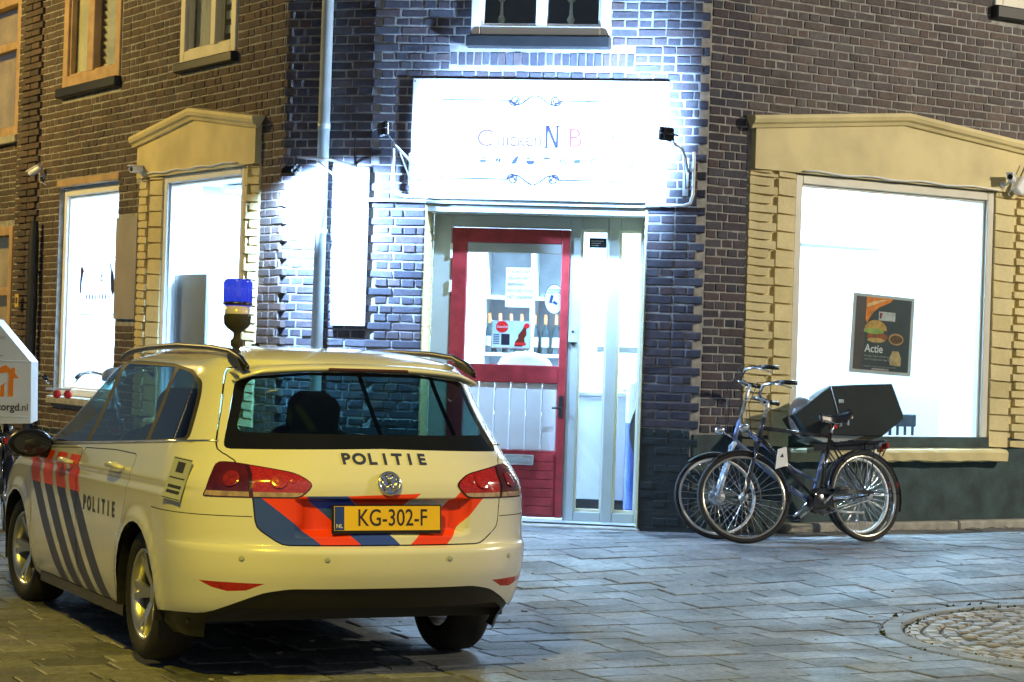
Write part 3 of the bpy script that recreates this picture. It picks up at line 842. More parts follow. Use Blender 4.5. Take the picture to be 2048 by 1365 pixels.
MB().prism(disc(-.075, .062, .052, .048, 24), -.0150, -.0137).build('red_disc', 'cola_red', ck)
text('lettering', 'Coca-Cola', .027, 'white', ck, Tr(-.075, -.0160, .062) @ FACE, sx=.8, shear=.3)
mb = MB(); mb.box(-.08, -.01, -.0150, -.0137, -.085, .005); mb.build('list_panel', 'ink', ck)
mb = MB()
for i in range(6): mb.box(-.145, -.095, -.0150, -.0137, -.08 + i * .015, -.073 + i * .015)
mb.build('text_lines', 'ink', ck)
M['cola_brown'] = mat('cola_brown', (.16, .03, .015), .25)
bt = [(.055, -.10), (.12, -.10), (.13, -.06), (.118, -.03), (.128, .0), (.115, .045), (.108, .085), (.088, .085), (.080, .045), (.060, 0), (.066, -.03), (.05, -.06)]
MB().prism([(x * 1 + (z) * .25, z * .95) for x, z in bt], -.0150, -.0137).build('bottle', 'cola_brown', ck)
MB().prism(disc(.128, .075, .024, .022, 16), -.0165, -.0152).build('badge', 'cola_red', ck)
MB().box(.035, .125, -.0162, -.0152, -.085, -.062).build('bottle_label', 'cola_red', ck)

# ------------------------------------------------------------------ shop sign over the entrance
sg = thing('shop_sign', 'wide white shop sign board over the corner entrance', 'sign', on_ch(0, 0, 0))
SY = -.04
mb = MB(); mb.box(.270, 2.337, SY, -.02, 2.757, 3.726, ch=.006); mb.build('board', 'white', sg)
mb = MB()
for x in (.29, 2.315):
    for z in (2.78, 3.70): mb.tube([(x, SY - .004, z), (x, SY, z)], .006, 8)
mb.build('screws', 'dark', sg)
YS = SY - .0015
M['sign_red'] = mat('sign_red', (.085, .022, .03), .5); M['sign_pink'] = mat('sign_pink', (.06, .025, .035), .5); M['sign_line'] = mat('sign_line', (.02, .02, .05), .5)
def scroll(z, flip):
    mb = MB(); y = YS
    def line(pts, r=.006): mb.tube([(x, y, zz) for x, zz in pts], r, 5)
    cx = 1.27; f = -1 if flip else 1
    line([(.52, z), (1.06, z)]); line([(1.48, z), (2.10, z)])
    for sx in (-1, 1):
        pts = []
        for i in range(26):                                            # spiral
            t = i / 25; a = PI * 3.2 * t; r = .046 * (1 - .74 * t)
            pts.append((cx + sx * (.165 - .0 + r * math.cos(a)), z - f * (.0 + r * math.sin(a))))
        line(pts)
        pts = []
        for i in range(14):
            t = i / 13; pts.append((cx + sx * (.208 - .20 * t), z - f * (.038 * math.sin(PI * 1.45 * t) - .012 * t) * (1 if t < .69 else .8)))
        line(pts)
    mb.build('scroll', 'sign_line', sg)
scroll(3.555, False); scroll(2.925, True)
mb = MB(); mb.tube([(2.10, YS, 2.925), (2.115, YS, 2.97), (2.16, YS, 2.99)], .0035, 5); mb.tube([(2.10, YS, 3.555), (2.115, YS, 3.51), (2.16, YS, 3.49)], .0035, 5); mb.build('corner_line', 'sign_line', sg)
def serif(body, x, z, size, m, bold=.0): return text('lettering', body, size, m, sg, Tr(x, SY, z) @ FACE, 'LEFT', ext=.0012, bold=bold)
serif('C', .80, 3.245, .20, 'sign_pink'); text('lettering', 'hicken', .175, 'sign_pink', sg, Tr(1.335, SY, 3.24) @ FACE, 'RIGHT', ext=.0012, sx=.80)
def glyph(poly, m, y=SY): return MB().prism(poly, y - .0014, y).build('letter_stroke', m, sg)
X = 1.36                                             # the decorated N between the words
for p in ([(X, 3.18), (X + .02, 3.18), (X + .02, 3.36), (X, 3.36)], [(X + .085, 3.18), (X + .105, 3.18), (X + .105, 3.36), (X + .085, 3.36)], [(X, 3.36), (X + .028, 3.36), (X + .105, 3.18), (X + .08, 3.18)],
          [(X - .015, 3.35), (X + .035, 3.35), (X + .03, 3.362), (X - .02, 3.362)], [(X + .07, 3.35), (X + .12, 3.35), (X + .12, 3.362), (X + .07, 3.362)], [(X - .015, 3.178), (X + .035, 3.178), (X + .035, 3.188), (X - .015, 3.188)]): glyph(p, 'sign_line')
serif('B', 1.535, 3.255, .22, 'sign_red'); text('lettering', 'ull', .185, 'sign_pink', sg, Tr(1.69, SY, 3.24) @ FACE, 'LEFT', ext=.0012, sx=.9)
mb = MB(); mb.tube([(.80, YS, 3.14), (1.10, YS, 3.14), (1.17, YS, 3.125), (1.2, YS, 3.14)], .003, 5); mb.tube([(1.32, YS, 3.135), (1.36, YS, 3.12), (1.42, YS, 3.137), (1.72, YS, 3.135)], .003, 5); mb.build('divider_line', 'sign_line', sg)
ZI = 3.075
def icon(polys): 
    mb = MB()
    for p in polys: mb.prism(p, SY - .0014, SY)
    mb.build('icon', 'navy', sg)
def off(x, pts): return [(x + a, ZI + b) for a, b in pts]
icon([off(.86, disc(0, -.008, .032, .014, 14)), off(.86, [(-.03, .012), (.03, .012), (.015, .024), (-.015, .024)])])
icon([off(.985, [(-.02, .025), (.0, .012), (-.012, -.02), (-.022, -.01)]), off(.985, [(.005, .02), (.024, .01), (.016, -.022), (.002, -.01)]), off(.985, disc(.0, .0, .006, .006, 8))])
icon([off(1.115, [(-.03, -.03), (.01, -.028), (.03, .01), (.01, .028), (-.012, .005)]), off(1.115, disc(.024, .026, .012, .012, 10))])
icon([off(1.245, disc(0, .0, .036, .034, 14, PI, 2 * PI)), off(1.245, [(-.036, .004), (.036, .004), (.036, .0), (-.036, .0)]), off(1.245, disc(-.018, .018, .018, .008, 10)), off(1.245, disc(.016, .014, .012, .006, 8))])
icon([off(1.375, disc(0, .012, .034, .022, 12, 0, PI)), off(1.375, [(-.036, -.004), (.036, -.004), (.036, .004), (-.036, .004)]), off(1.375, [(-.034, -.02), (.034, -.02), (.034, -.011), (-.034, -.011)])])
icon([off(1.505, [(-.03 + i * .022, -.022), (-.018 + i * .022, -.024), (-.006 + i * .022, .026), (-.018 + i * .022, .028)]) for i in range(3)])
icon([off(1.62, disc(0, 0, .03, .018, 14)), off(1.62, [(.01, .0), (.034, .01), (.02, .024)])])
icon([off(1.74, [(-.012, -.03), (-.004, -.03), (.008, .018), (-.002, .02)]), off(1.74, disc(.014, .02, .014, .01, 8)), off(1.74, disc(-.01, .004, .01, .008, 8))])
# bull's head: curved outline with horns
mb = MB()
bx, bz = 1.98, 3.20
def P2(pts): mb.tube([(bx + a, YS, bz + b) for a, b in pts], .005, 5)
P2([(-.09, .10), (-.12, .19), (-.10, .27), (-.115, .20), (-.06, .12), (-.03, .10), (-.02, .17), (.03, .20), (.09, .18)])
P2([(.09, .18), (.13, .10), (.14, .0), (.12, -.10), (.08, -.16), (.02, -.15), (-.03, -.10), (-.07, -.02), (-.09, .10)])
P2([(-.02, .02), (.01, .03), (.03, .02)]); P2([(.03, -.10), (.06, -.09), (.08, -.11)])
mb.prism([(bx - .10, bz + .09), (bx - .07, bz + .06), (bx - .06, bz + .085)], SY - .002, SY); mb.prism([(bx + .04, bz - .15), (bx + .11, bz - .11), (bx + .09, bz - .16)], SY - .002, SY)
mb.build('bull_head', 'sign_line', sg)
mb = MB()                                            # rooster at the other end, almost lost in the light
for pts in ([(.36, 3.10), (.40, 3.22), (.38, 3.33), (.44, 3.36), (.47, 3.28), (.52, 3.22)], [(.40, 3.36), (.41, 3.40), (.43, 3.37), (.45, 3.41), (.46, 3.36)]): mb.tube([(a, YS, b) for a, b in pts], .004, 5)
mb.build('rooster', 'sign_pink', sg)

# ------------------------------------------------------------------ floodlights
def spot(name, T, P, target, energy, col, size=2.4, blend=.5, rad=.04):
    d = bpy.data.lights.new(name, 'SPOT'); d.energy = energy; d.color = col; d.spot_size = size; d.spot_blend = blend; d.shadow_soft_size = rad
    o = bpy.data.objects.new(name, d); COL.objects.link(o)
    p, t = Vector(P), Vector(target)
    dirv = (t - p).normalized()
    o.matrix_local = Tr(*p) @ dirv.to_track_quat('-Z', 'Y').to_matrix().to_4x4()
    o.parent = T
    return o
LED = emit('led_face', (.75, .86, 1), 12)
def flood(label, T, head, target, arm, energy, spread=2.5, blend=.4):
    t = thing('floodlight', label, 'floodlight', T, 'floodlights on bracket arms')
    h, tg = Vector(head), Vector(target); dv = (tg - h).normalized()
    q = dv.to_track_quat('-Z', 'Y').to_matrix().to_4x4()
    H = Tr(*h) @ q
    mb = MB(); mb.box(-.075, .075, -.055, .055, -.012, .020, ch=.006)
    for i in range(6): mb.box(-.06 + i * .022, -.054 + i * .022, -.045, .045, .020, .042)
    mb.build('housing', 'black', t, H)
    MB().box(-.062, .062, -.042, .042, -.0145, -.0125).build('lens', LED, t, H)
    mb = MB(); mb.tube([(-.082, 0, 0), (-.082, 0, .07), (.082, 0, .07), (.082, 0, 0)], .006, 6); mb.build('bracket', 'black', t, H)
    mb = MB(); mb.tube(arm, .011, 8); mb.build('arm', 'galv', t)
    e = H @ Vector((0, 0, .07))
    mb = MB(); mb.tube([arm[-1], (Vector(arm[-1]) + e) / 2 + Vector((0, 0, .05)), e], .005, 6); mb.build('cable', 'black', t)
    spot('flood_beam', t, h + dv * .02, tg, energy, (.36, .61, 1.0), spread, blend)
    return t
FL = flood('floodlight on a bracket arm at the left end of the shop sign', T_CH, (.165, -.60, 3.25), (1.30, -.05, 3.30), [(.30, -.02, 3.02), (.27, -.30, 3.08), (.24, -.55, 3.13)], 330, 2.2, .9)
mb = MB(); mb.box(.255, .30, -.03, -.012, 2.86, 3.12); mb.tube([(.28, -.02, 2.88), (.25, -.40, 3.09)], .007, 6); mb.build('wall_plate', 'galv', FL)
FR = flood('floodlight on a bracket arm at the right end of the shop sign', T_CH, (2.352, -.60, 3.25), (1.50, -.05, 3.36), [(2.50, -.02, 3.02), (2.50, -.30, 3.09), (2.48, -.50, 3.15), (2.42, -.56, 3.18)], 560, 2.9, .6)
mb = MB(); mb.box(2.465, 2.51, -.03, -.012, 2.82, 3.12); mb.tube([(2.49, -.02, 2.88), (2.49, -.36, 3.10)], .007, 6); mb.build('wall_plate', 'galv', FR)
FB = flood('floodlight on a bracket arm left of the drainpipe, aimed at the blank white board', T_B, (.34, -.52, 2.92), (.52, .02, 2.28), [(.64, -.012, 3.02), (.60, -.30, 3.03), (.40, -.55, 3.03)], 900, 2.4)
mb = MB(); mb.tube([(.64, -.015, 2.82), (.50, -.40, 3.02)], .008, 6); mb.build('strut', 'galv', FB)
# cable conduits by the sign
for lab, pts in (('pale conduit bent round the left corner of the sign', [(.13, -.05, 3.15), (.135, -.04, 2.86), (.15, -.035, 2.80), (.22, -.035, 2.775), (.42, -.035, 2.765)]),
                 ('pale conduit bent round the right corner of the sign', [(2.545, -.05, 3.17), (2.55, -.035, 3.12), (2.55, -.035, 2.83), (2.53, -.035, 2.765), (2.48, -.035, 2.745), (2.18, -.035, 2.742)]),
                 ('pale conduit running level under the left end of the sign', [(-.10, -.03, 2.735), (.0, -.035, 2.735), (.40, -.035, 2.735)])):
    c = MB(); c.tube(pts, .013, 8); o = c.build('conduit', 'white'); o.matrix_world = T_CH; tag(o, lab, 'conduit', 'cable conduits')
# thin cable on the strip wall
c = MB(); c.tube([(.66, -.02, 3.30), (.655, -.02, 3.10), (.66, -.02, 2.75), (.70, -.02, 2.72), (.80, -.03, 2.73)], .006, 6); o = c.build('cable', 'black'); o.matrix_world = T_B; tag(o, 'thin dark cable running down beside the blank white board', 'cable')

# ------------------------------------------------------------------ drainpipe, blank board, notice board
dp = thing('drainpipe', 'pale grey zinc drainpipe running up the narrow brick strip', 'drainpipe', T_B @ Tr(.40, -.075, 0))
mb = MB(); mb.lathe([(.048, .1), (.048, 3.30), (.052, 3.30), (.052, 3.36), (.048, 3.36), (.048, 5.6)], 20); mb.build('pipe', 'zinc', dp)
for z in (1.05, 2.46, 4.9):
    mb = MB(); mb.lathe([(.055, z), (.055, z + .03), (.048, z + .03)], 16); mb.box(-.01, .01, .03, .08, z, z + .03); mb.build('clip', 'zinc', dp)
bd = thing('blank_board', 'tall blank white board beside the drainpipe', 'sign board', T_B)
mb = MB(); mb.box(.500, .797, -.045, -.015, 1.712, 3.0, ch=.004); mb.build('board', 'white', bd)
mb = MB()
for z in (1.9, 2.8): mb.box(.52, .78, -.016, .0, z, z + .03)
mb.build('batten', 'galv', bd)
nbd = thing('notice_board', 'plain greyish wooden board between the two shop windows', 'board', T_L)
mb = MB(); mb.box(-3.43, -2.92, -.035, -.012, 1.738, 2.707, ch=.003); mb.build('panel', 'board', nbd)
mb = MB(); mb.box(-3.38, -2.97, -.013, .0, 1.8, 1.85); mb.box(-3.38, -2.97, -.013, .0, 2.6, 2.65); mb.build('batten', 'galv', nbd)

# ------------------------------------------------------------------ security cameras
def camera(label, T, base, aim, L=.15, arm=True):
    t = thing('security_camera', label, 'camera', T @ Tr(*base), 'security cameras')
    a = Vector(aim).normalized(); q = a.to_track_quat('Z', 'Y').to_matrix().to_4x4()
    c = Vector((0, -.10, .03))
    H = Tr(*c) @ q
    mb = MB(); mb.lathe([(0, -L * .5), (.028, -L * .5), (.034, -L * .42), (.034, L * .42), (.030, L * .5), (.026, L * .5), (.026, L * .44), (0, L * .44)], 18); mb.build('body', 'white_gloss', t, H)
    mb = MB(); mb.lathe([(0, L * .445), (.024, L * .445), (.024, L * .44)], 16); mb.build('lens', 'black', t, H)
    mb = MB(); mb.box(-.036, .036, .024, .040, -L * .5, L * .62, ch=.006); mb.build('hood', 'white_gloss', t, H)
    mb = MB(); mb.tube([(0, 0, -.02), (0, -.05, -.02), c - a * .03], .011, 8); mb.tube([(0, -.008, -.02), (0, 0, -.02)], .035, 16); mb.build('mount', 'white_gloss', t)
    mb = MB(); mb.tube([c - a * .05 + Vector((.01, 0, -.02)), (.03, -.06, -.08), (.05, -.02, -.10), (.09, -.01, -.115)], .004, 6); mb.build('cable', 'white_gloss', t)
    return t
camera('white security camera on the right corner of the large window surround', T_R, (3.27, -.06, 3.16), (-.80, -.55, .10))
sc_ = thing('alarm_strobe', 'white boxy outdoor sensor with a short aerial at the right end of the large window', 'sensor', T_R @ Tr(3.43, -.06, 3.15))
q = Ry(R(35))
mb = MB(); mb.box(-.05, .05, -.10, -.01, -.09, .06, ch=.012); mb.build('case', 'white_gloss', sc_, q)
mb = MB(); mb.tube([(-.04, -.05, .06), (-.055, -.05, .19)], .006, 6); mb.build('aerial', 'black', sc_, q)
mb = MB(); mb.tube([(0, -.05, 0), (0, .06, 0)], .02, 10); mb.build('mount', 'white_gloss', sc_)
camera('white security camera facing out at the left corner of the pointed window surround', T_L, (-2.76, -.02, 3.10), (.35, -1, -.05))
camera('white security camera angled away high on the brown brick near the far window', T_L, (-5.50, 0, 3.24), (-.7, -.45, -.4))
for T, x0, x1, z, lab in ((T_R, 1.02, 3.22, 3.095, 'thin white cable along the head of the large window'), (T_L, -2.62, -.72, 3.085, 'thin white cable along the head of the window with the grey panel')):
    c = MB(); N = 14; c.tube([(x0 + (x1 - x0) * i / N, -.075, z + .008 * math.sin(i * 1.7)) for i in range(N + 1)], .008, 6)
    o = c.build('cable', 'white'); o.matrix_world = T; tag(o, lab, 'cable')

# ------------------------------------------------------------------ food poster in the large window
ps = thing('food_poster', 'dark food poster with orange swoosh hung slightly askew in the large window', 'poster', T_R @ Tr(2.06, .085, 1.79) @ Ry(R(2.2)))
MB().box(-.345, .345, -.004, 0, -.335, .335).build('sheet', mat('poster_grey', (.55, .58, .60), .3), ps)
M['poster_dark'] = mat('poster_dark', (.045, .065, .08), .3, var=.2, scale=3)
MB().box(-.31, .31, -.0055, -.0042, -.305, .31).build('print_ground', 'poster_dark', ps)
def pp(name, poly, c, y=-.0068): 
    k = 'p_%.2f_%.2f_%.2f' % c
    if k not in M: M[k] = mat(k, c, .35, var=.25, scale=18)
    return MB().prism(poly, y, y + .0011).build(name, k, ps)
MB().box(-.31, -.20, -.0062, -.0056, -.305, .31).build('print_margin', mat('poster_brown', (.09, .075, .08), .35), ps)
sw = [(-.20, .31), (.10, .31), (.06, .275), (.0, .25), (-.06, .225), (-.11, .19), (-.15, .14), (-.185, .09), (-.20, .12)]
pp('swoosh', sw, (.85, .22, .02)); pp('swoosh_light', [(-.19, .22), (-.12, .245), (-.02, .28), (.05, .297), (-.02, .295), (-.12, .275), (-.19, .25)], (.95, .55, .25), -.0082)
pp('logo_label', [(-.055, .12), (.13, .12), (.13, .195), (-.055, .195)], (.50, .52, .53), -.0082); pp('logo_mark', [(-.045, .135), (-.03, .135), (-.02, .17), (-.01, .18), (-.045, .185)], (.25, .02, .03), -.0096)
pp('bun', disc(-.08, .035, .125, .085, 20, 0, PI), (.55, .32, .08)); pp('lettuce', disc(-.10, .025, .115, .025, 16), (.30, .42, .10), -.0082); pp('meat', disc(-.06, -.02, .12, .04, 16), (.30, .08, .03), -.0075); pp('bun', disc(-.07, -.05, .10, .02, 14), (.60, .38, .14), -.0090)
pp('pie', disc(.155, -.03, .085, .05, 18), (.48, .26, .10)); pp('filling', disc(.155, -.03, .07, .036, 16), (.12, .06, .03), -.0082)
pp('chips', [(.10, -.25), (.22, -.255), (.225, -.19), (.19, -.13), (.12, -.13), (.095, -.19)], (.50, .36, .18))
text('lettering', 'Actie', .095, 'white', ps, Tr(-.19, -.0068, -.125) @ FACE, 'LEFT', bold=.001)
M['print_grey'] = mat('print_grey', (.35, .37, .38), .5)
text('lettering', 'Broodje kebab schotel voor', .026, 'print_grey', ps, Tr(-.19, -.0068, -.185) @ FACE, 'LEFT'); text('lettering', 'voor broodje voor maar € 5,50', .026, 'print_grey', ps, Tr(-.19, -.0068, -.213) @ FACE, 'LEFT')
text('lettering', 'Populaire schotel menu voor maar € 7,50', .021, 'print_grey', ps, Tr(-.19, -.0068, -.272) @ FACE, 'LEFT')
pp('web_bar', [(-.10, -.30), (.09, -.30), (.09, -.287), (-.10, -.287)], (.42, .36, .36))

# printed logo on the narrow window
lg = thing('window_logo', 'small printed rooster and bull logo on the glass of the narrow window', 'window print', T_L @ Tr(-4.22, .104, 1.98))
mb = MB()
for z in (.36, -.20): mb.box(-.42, -.08, -.001, 0, z, z + .008); mb.box(.10, .46, -.001, 0, z, z + .008)
mb.box(-.30, .40, -.001, 0, .05, .056); mb.build('rule', 'navy', lg)
MB().prism([(-.45, .02), (-.40, .02), (-.39, .14), (-.36, .20), (-.41, .26), (-.44, .20)], -.001, 0).build('rooster_body', 'navy', lg)
MB().prism([(-.44, .23), (-.38, .20), (-.33, .24), (-.36, .26), (-.37, .30), (-.40, .27), (-.43, .31)], -.002, -.001).build('rooster_comb', 'sign_red', lg)
MB().prism([(.37, .28), (.44, .20), (.47, .06), (.43, -.02), (.38, .03), (.35, .14)], -.001, 0).build('bull_head', 'navy', lg)
MB().prism([(.34, .24), (.33, .34), (.38, .28)], -.002, -.001).build('bull_horn', 'sign_red', lg)
text('lettering', "Chicken'N", .15, 'sign_pink', lg, Tr(-.34, -.001, .17) @ FACE, 'LEFT', sx=.72); text('lettering', 'Bull', .17, 'sign_red', lg, Tr(.11, -.001, .18) @ FACE, 'LEFT', sx=.72)
mb = MB()
for i in range(8): mb.prism(disc(-.26 + i * .085, -.02, .022, .03, 8), -.001, 0)
mb.build('icons', 'navy', lg)
# ------------------------------------------------------------------ inside the shop
LAMP = emit('lamp_white', (.46, .73, 1.0), 130.0)
def ceiling_lamp(x, y, rot, lab):
    t = thing('ceiling_light', lab, 'ceiling light', Tr(x, y, 3.28) @ Rz(rot), 'ceiling lights inside the shop')
    MB().box(-.66, .66, -.16, .16, -.05, .0, ch=.006).build('frame', 'white', t)
    MB().box(-.62, .62, -.13, .13, -.056, -.051).build('diffuser', LAMP, t)
LAB = 'flat ceiling light panel glowing inside the shop'
for x, y, a in ((2.2, 18.6, R(32)), (3.6, 19.6, R(32)), (2.6, 20.3, R(32)), (.5, 18.7, R(-8)), (.2, 20.3, R(-8)), (-1.9, 19.0, R(-57)), (-2.6, 20.4, R(-57)), (-3.5, 21.7, R(-57)), (-1.2, 21.0, R(-57)), (-2.8, 22.9, R(-57))):
    ceiling_lamp(x, y, a, 'flat glowing ceiling light panel in the room behind the ' + ('large window' if a > 0 else ('corner entrance' if a > -.5 else 'side street windows')))
# behind the entrance: shelf with bottles, counter, bag chairs
T_I = T_CH @ Tr(0, 0, .185)
shf = thing('wall_shelf', 'white pigeonhole shelf seen through the red door', 'shelf', T_I @ Tr(.98, 2.4, 0))
mb = MB()
for x in (-.45, 0.0, .46): mb.box(x - .02, x + .02, -.02, .30, .2, 2.35)
for z in (.2, .78, 1.32, 1.84, 2.33): mb.box(-.47, .48, -.02, .30, z, z + .03)
mb.build('frame', 'white', shf)
MB().box(-.47, .48, .30, .315, .2, 2.35).build('back_panel', mat('shelf_back', (.42, .47, .52), .6), shf)
M['bottle_glass'] = mat('bottle_glass', (.03, .05, .06), .15); M['bottle_orange'] = mat('bottle_orange', (.80, .25, .08), .4); M['bottle_label'] = mat('bottle_label', (.65, .68, .70), .5)
for i in range(8):
    x = -.40 + i * .1 + (.02 if i > 3 else 0)
    t = thing('bottle', 'dark bottle with an orange cap on the white pigeonhole shelf', 'bottle', T_I @ Tr(.98 + x, 2.45, 1.352), 'bottles on the shelf behind the door')
    mb = MB(); mb.lathe([(0, 0), (.036, 0), (.036, .2), (.014, .27), (.014, .33), (0, .33)], 12); mb.build('glass', 'bottle_glass', t)
    mb = MB(); mb.lathe([(.0165, .27), (.0165, .36), (0, .36)], 10); mb.build('cap', 'bottle_orange', t)
    mb = MB(); mb.lathe([(.0375, .06), (.0375, .15)], 12); mb.build('label', 'bottle_label', t)
ctr = thing('shop_counter', 'white and pale wood shop counter behind the side panes', 'counter', T_I @ Tr(2.15, 1.55, 0))
for i in range(5): MB().box(-.75 + i * .36, -.40 + i * .36, 0, .05, .10, 1.0, ch=.006).build('front_panel', 'pvc_board' if i < 3 else 'wood', ctr)
MB().box(-.80, 1.05, -.05, .60, 1.0, 1.04, ch=.006).build('top', 'white', ctr)
MB().box(-.70, .95, .04, .05, .0, .10).build('kickboard', 'dark', ctr)
gl = thing('display_case', 'low glass display case standing on the counter', 'display case', T_I @ Tr(2.15, 1.60, 1.042))
mb = MB(); mb.box(-.5, .9, .1, .42, .34, .40, ch=.005); mb.box(-.5, .9, .1, .42, 0, .02); mb.build('shelf_frame', mat('steel', (.5, .55, .55), .3, metal=.5), gl)
MB().box(-.5, .9, .1, .105, .02, .34).build('glass_front', 'pane', gl)
tr_ = thing('serving_tray', 'small metal tray with cutlery on the counter', 'tray', T_I @ Tr(1.72, 1.62, 1.042))
mb = MB(); mb.box(-.18, .18, -.05, .04, 0, .012, ch=.004); mb.tube([(-.15, -.02, .02), (.12, -.03, .03)], .006, 6); mb.tube([(-.1, .02, .02), (.15, .0, .04)], .006, 6); mb.build('tray', 'galv', tr_)
can = thing('can_cooler', 'tall can-shaped blue and silver drinks cooler beside the last side pane', 'cooler', T_I @ Tr(2.20, .86, 0))
mb = MB(); mb.lathe([(0, .05), (.19, .05), (.205, .10), (.205, .80)], 28); mb.build('lower_can', mat('can_blue', (.05, .12, .45), .25, metal=.3), can)
mb = MB(); mb.lathe([(.2055, .80), (.2055, 1.12), (.19, 1.17), (.18, 1.17), (0, 1.16)], 28); mb.build('upper_can', mat('can_silver', (.65, .68, .72), .25, metal=.4), can)
mb = MB(); mb.prism([(-.10, .55), (.10, .62), (.10, .86), (-.10, .79)], -.2085, -.196); mb.build('red_emblem', 'cola_red', can)
mb = MB(); [mb.lathe([(0, .0), (.02, .0), (.02, .05), (0, .05)], 8, T=Tr(.12 * a, .12 * b, 0)) for a in (-1, 1) for b in (-1, 1)]; mb.build('castor', 'black', can)
jk = thing('hanging_cloth', 'dark cloth hung over the drinks cooler edge', 'cloth', T_I @ Tr(2.21, .62, 0))
mb = MB(); vs = []; fs = []
for i in range(9):
    for j in range(8):
        z = .95 - j * .07; x = -.10 - .06 * math.sin(j * .5) * (1 if i < 4 else .4) + i * .022 * (1 + j * .09); vs.append((x, -.02 + .02 * math.sin(i * 1.5 + j * .3), z - .01 * i))
fs = [(i * 8 + j, i * 8 + j + 1, (i + 1) * 8 + j + 1, (i + 1) * 8 + j) for i in range(8) for j in range(7)]
mb.smooth = True; mb.add(vs, fs); mb.build('cloth', mat('cloth', (.035, .045, .055), .9), jk)
wc = thing('white_bag', 'white bulging bag lying behind the door glass', 'bag', T_I @ Tr(1.12, .95, 0))
mb = MB(); mb.ball((0, 0, 1.22), .2, 18, sc=(1.2, .5, .75)); mb.ball((-.12, 0, 1.26), .1, 12, sc=(1, .6, .8)); mb.build('bag', 'white', wc)
tb = thing('side_table', 'plain white table behind the red door', 'table', T_I @ Tr(1.1, .95, 0))
MB().box(-.45, .40, -.25, .25, 1.05, 1.08, ch=.006).build('top', 'white', tb)
for a in (-.4, .35):
    for b in (-.2, .2): MB().box(a - .02, a + .02, b - .02, b + .02, 0, 1.05).build('leg', 'galv', tb)
# room behind the large window
def chair(T, lab):
    t = thing('chair', lab, 'chair', T, 'dark chairs inside the large window')
    MB().box(-.21, .21, -.21, .21, .43, .46, ch=.01).build('seat', 'dark', t)
    for a in (-.19, .19):
        for b in (-.19, .19): MB().box(a - .018, a + .018, b - .018, b + .018, 0, .43).build('leg', 'dark', t)
    MB().box(-.21, .21, .19, .215, .78, .90, ch=.01).build('top_rail', 'dark', t)
    for i in range(6): MB().box(-.19 + i * .07, -.165 + i * .07, .195, .21, .46, .78).build('slat', 'dark', t)
    return t
chair(T_R @ Tr(2.48, 1.0, .185) @ Rz(PI), 'dark slat-backed chair inside the large window beside the black box')
chair(T_R @ Tr(3.55, 1.6, .185) @ Rz(2.6), 'dark slat-backed chair deeper in the room, hidden near the right window frame')
pn = thing('dark_cabinet', 'dark grey cabinet inside the left edge of the large window', 'cabinet', T_R @ Tr(.98, .55, .185))
MB().box(-.22, .22, 0, .4, .0, 1.38, ch=.01).build('body', mat('cab', (.05, .10, .14), .4), pn)
mb = MB(); mb.tube([(.16, -.02, 1.30), (.16, 0, 1.30)], .015, 10); mb.build('knob', 'galv', pn)
hl = thing('helmet', 'white and red motorcycle helmet on the dark cabinet', 'helmet', T_R @ Tr(1.0, .72, 1.575))
mb = MB(); mb.ball((0, 0, .14), .15, 18, sc=(1, 1.1, 1)); mb.build('shell', 'white_gloss', hl)
mb = MB(); mb.ball((.02, 0, .10), .153, 16, sc=(1, 1, .42)); mb.build('red_band', 'cola_red', hl)
pipe = thing('wall_conduit', 'thin grey conduit along the back wall of the large window room', 'conduit', T_R)
mb = MB(); mb.tube([(.9, 1.6, 2.62), (1.6, 1.6, 2.64), (3.4, 1.6, 2.66)], .012, 6); mb.build('tube', mat('greyline', (.35, .36, .38), .5), pipe)
pw = thing('partition', 'white partition wall inside the large window', 'wall', T_R @ Tr(0, 1.62, .185)); pw['kind'] = 'structure'
MB().box(.7, 4.2, 0, .05, 0, 3.0).build('panel', 'interior', pw)
sk = thing('wall_socket', 'small dark switch box pair high on the white partition', 'switch', T_R @ Tr(2.9, 1.60, 2.98))
MB().box(-.035, .035, -.02, 0, .02, .07).build('box', mat('greybox', (.3, .33, .4), .5), sk); MB().box(-.035, .035, -.02, 0, -.09, -.04).build('box', 'greybox' if 'greybox' in M else 'zinc', sk)
# left windows: half-height grey panel, tall drinks fridge, partition edge
gp = thing('grey_panel', 'half-height grey panel standing in the shop window', 'panel', T_L @ Tr(-1.80, .12, .185))
MB().box(-.55, .12, 0, .02, .75, 1.97, ch=.004).build('panel', mat('greypanel', (.33, .34, .36), .35, var=.1, scale=2), gp)
for x in (-.5, .07): MB().box(x - .02, x + .02, .02, .05, 0, 1.9).build('post', 'zinc', gp)
fg = thing('drinks_fridge', 'tall drinks fridge with pale blue shelves in the shop window', 'fridge', T_L @ Tr(-.95, .75, .185) @ Rz(R(25)))
MB().box(-.35, .35, 0, .6, 0, 2.0, ch=.01).build('body', 'white', fg)
MB().box(-.33, .33, -.012, 0, .1, 1.95).build('blue_back', mat('fridgeblue', (.45, .68, .85), .4, var=.1), fg)  # back panel in plain pale blue
for i in range(5):
    MB().box(-.32, .32, -.10, -.012, .35 + i * .32, .365 + i * .32).build('shelf', 'white', fg)
for i in range(5):
    for k in range(7):
        b = MB(); b.lathe([(0, 0), (.032, 0), (.032, .15), (.015, .2), (.015, .22), (0, .22)], 8, T=Tr(-.28 + k * .092, -.06, .366 + i * .32)); b.build('bottle', random.choice(['bottle_glass', 'cola_red', 'bottle_label', 'lightb', 'navy'][:3]) if True else 'navy', fg)
ptn = thing('fridge_unit', 'pale blue glazed cooler standing behind the narrow window', 'fridge', T_L @ Tr(-3.75, .6, .185))
MB().box(-.25, .45, 0, .5, 0, 1.55, ch=.01).build('body', 'fridgeblue' if 'fridgeblue' in M else 'white', ptn)
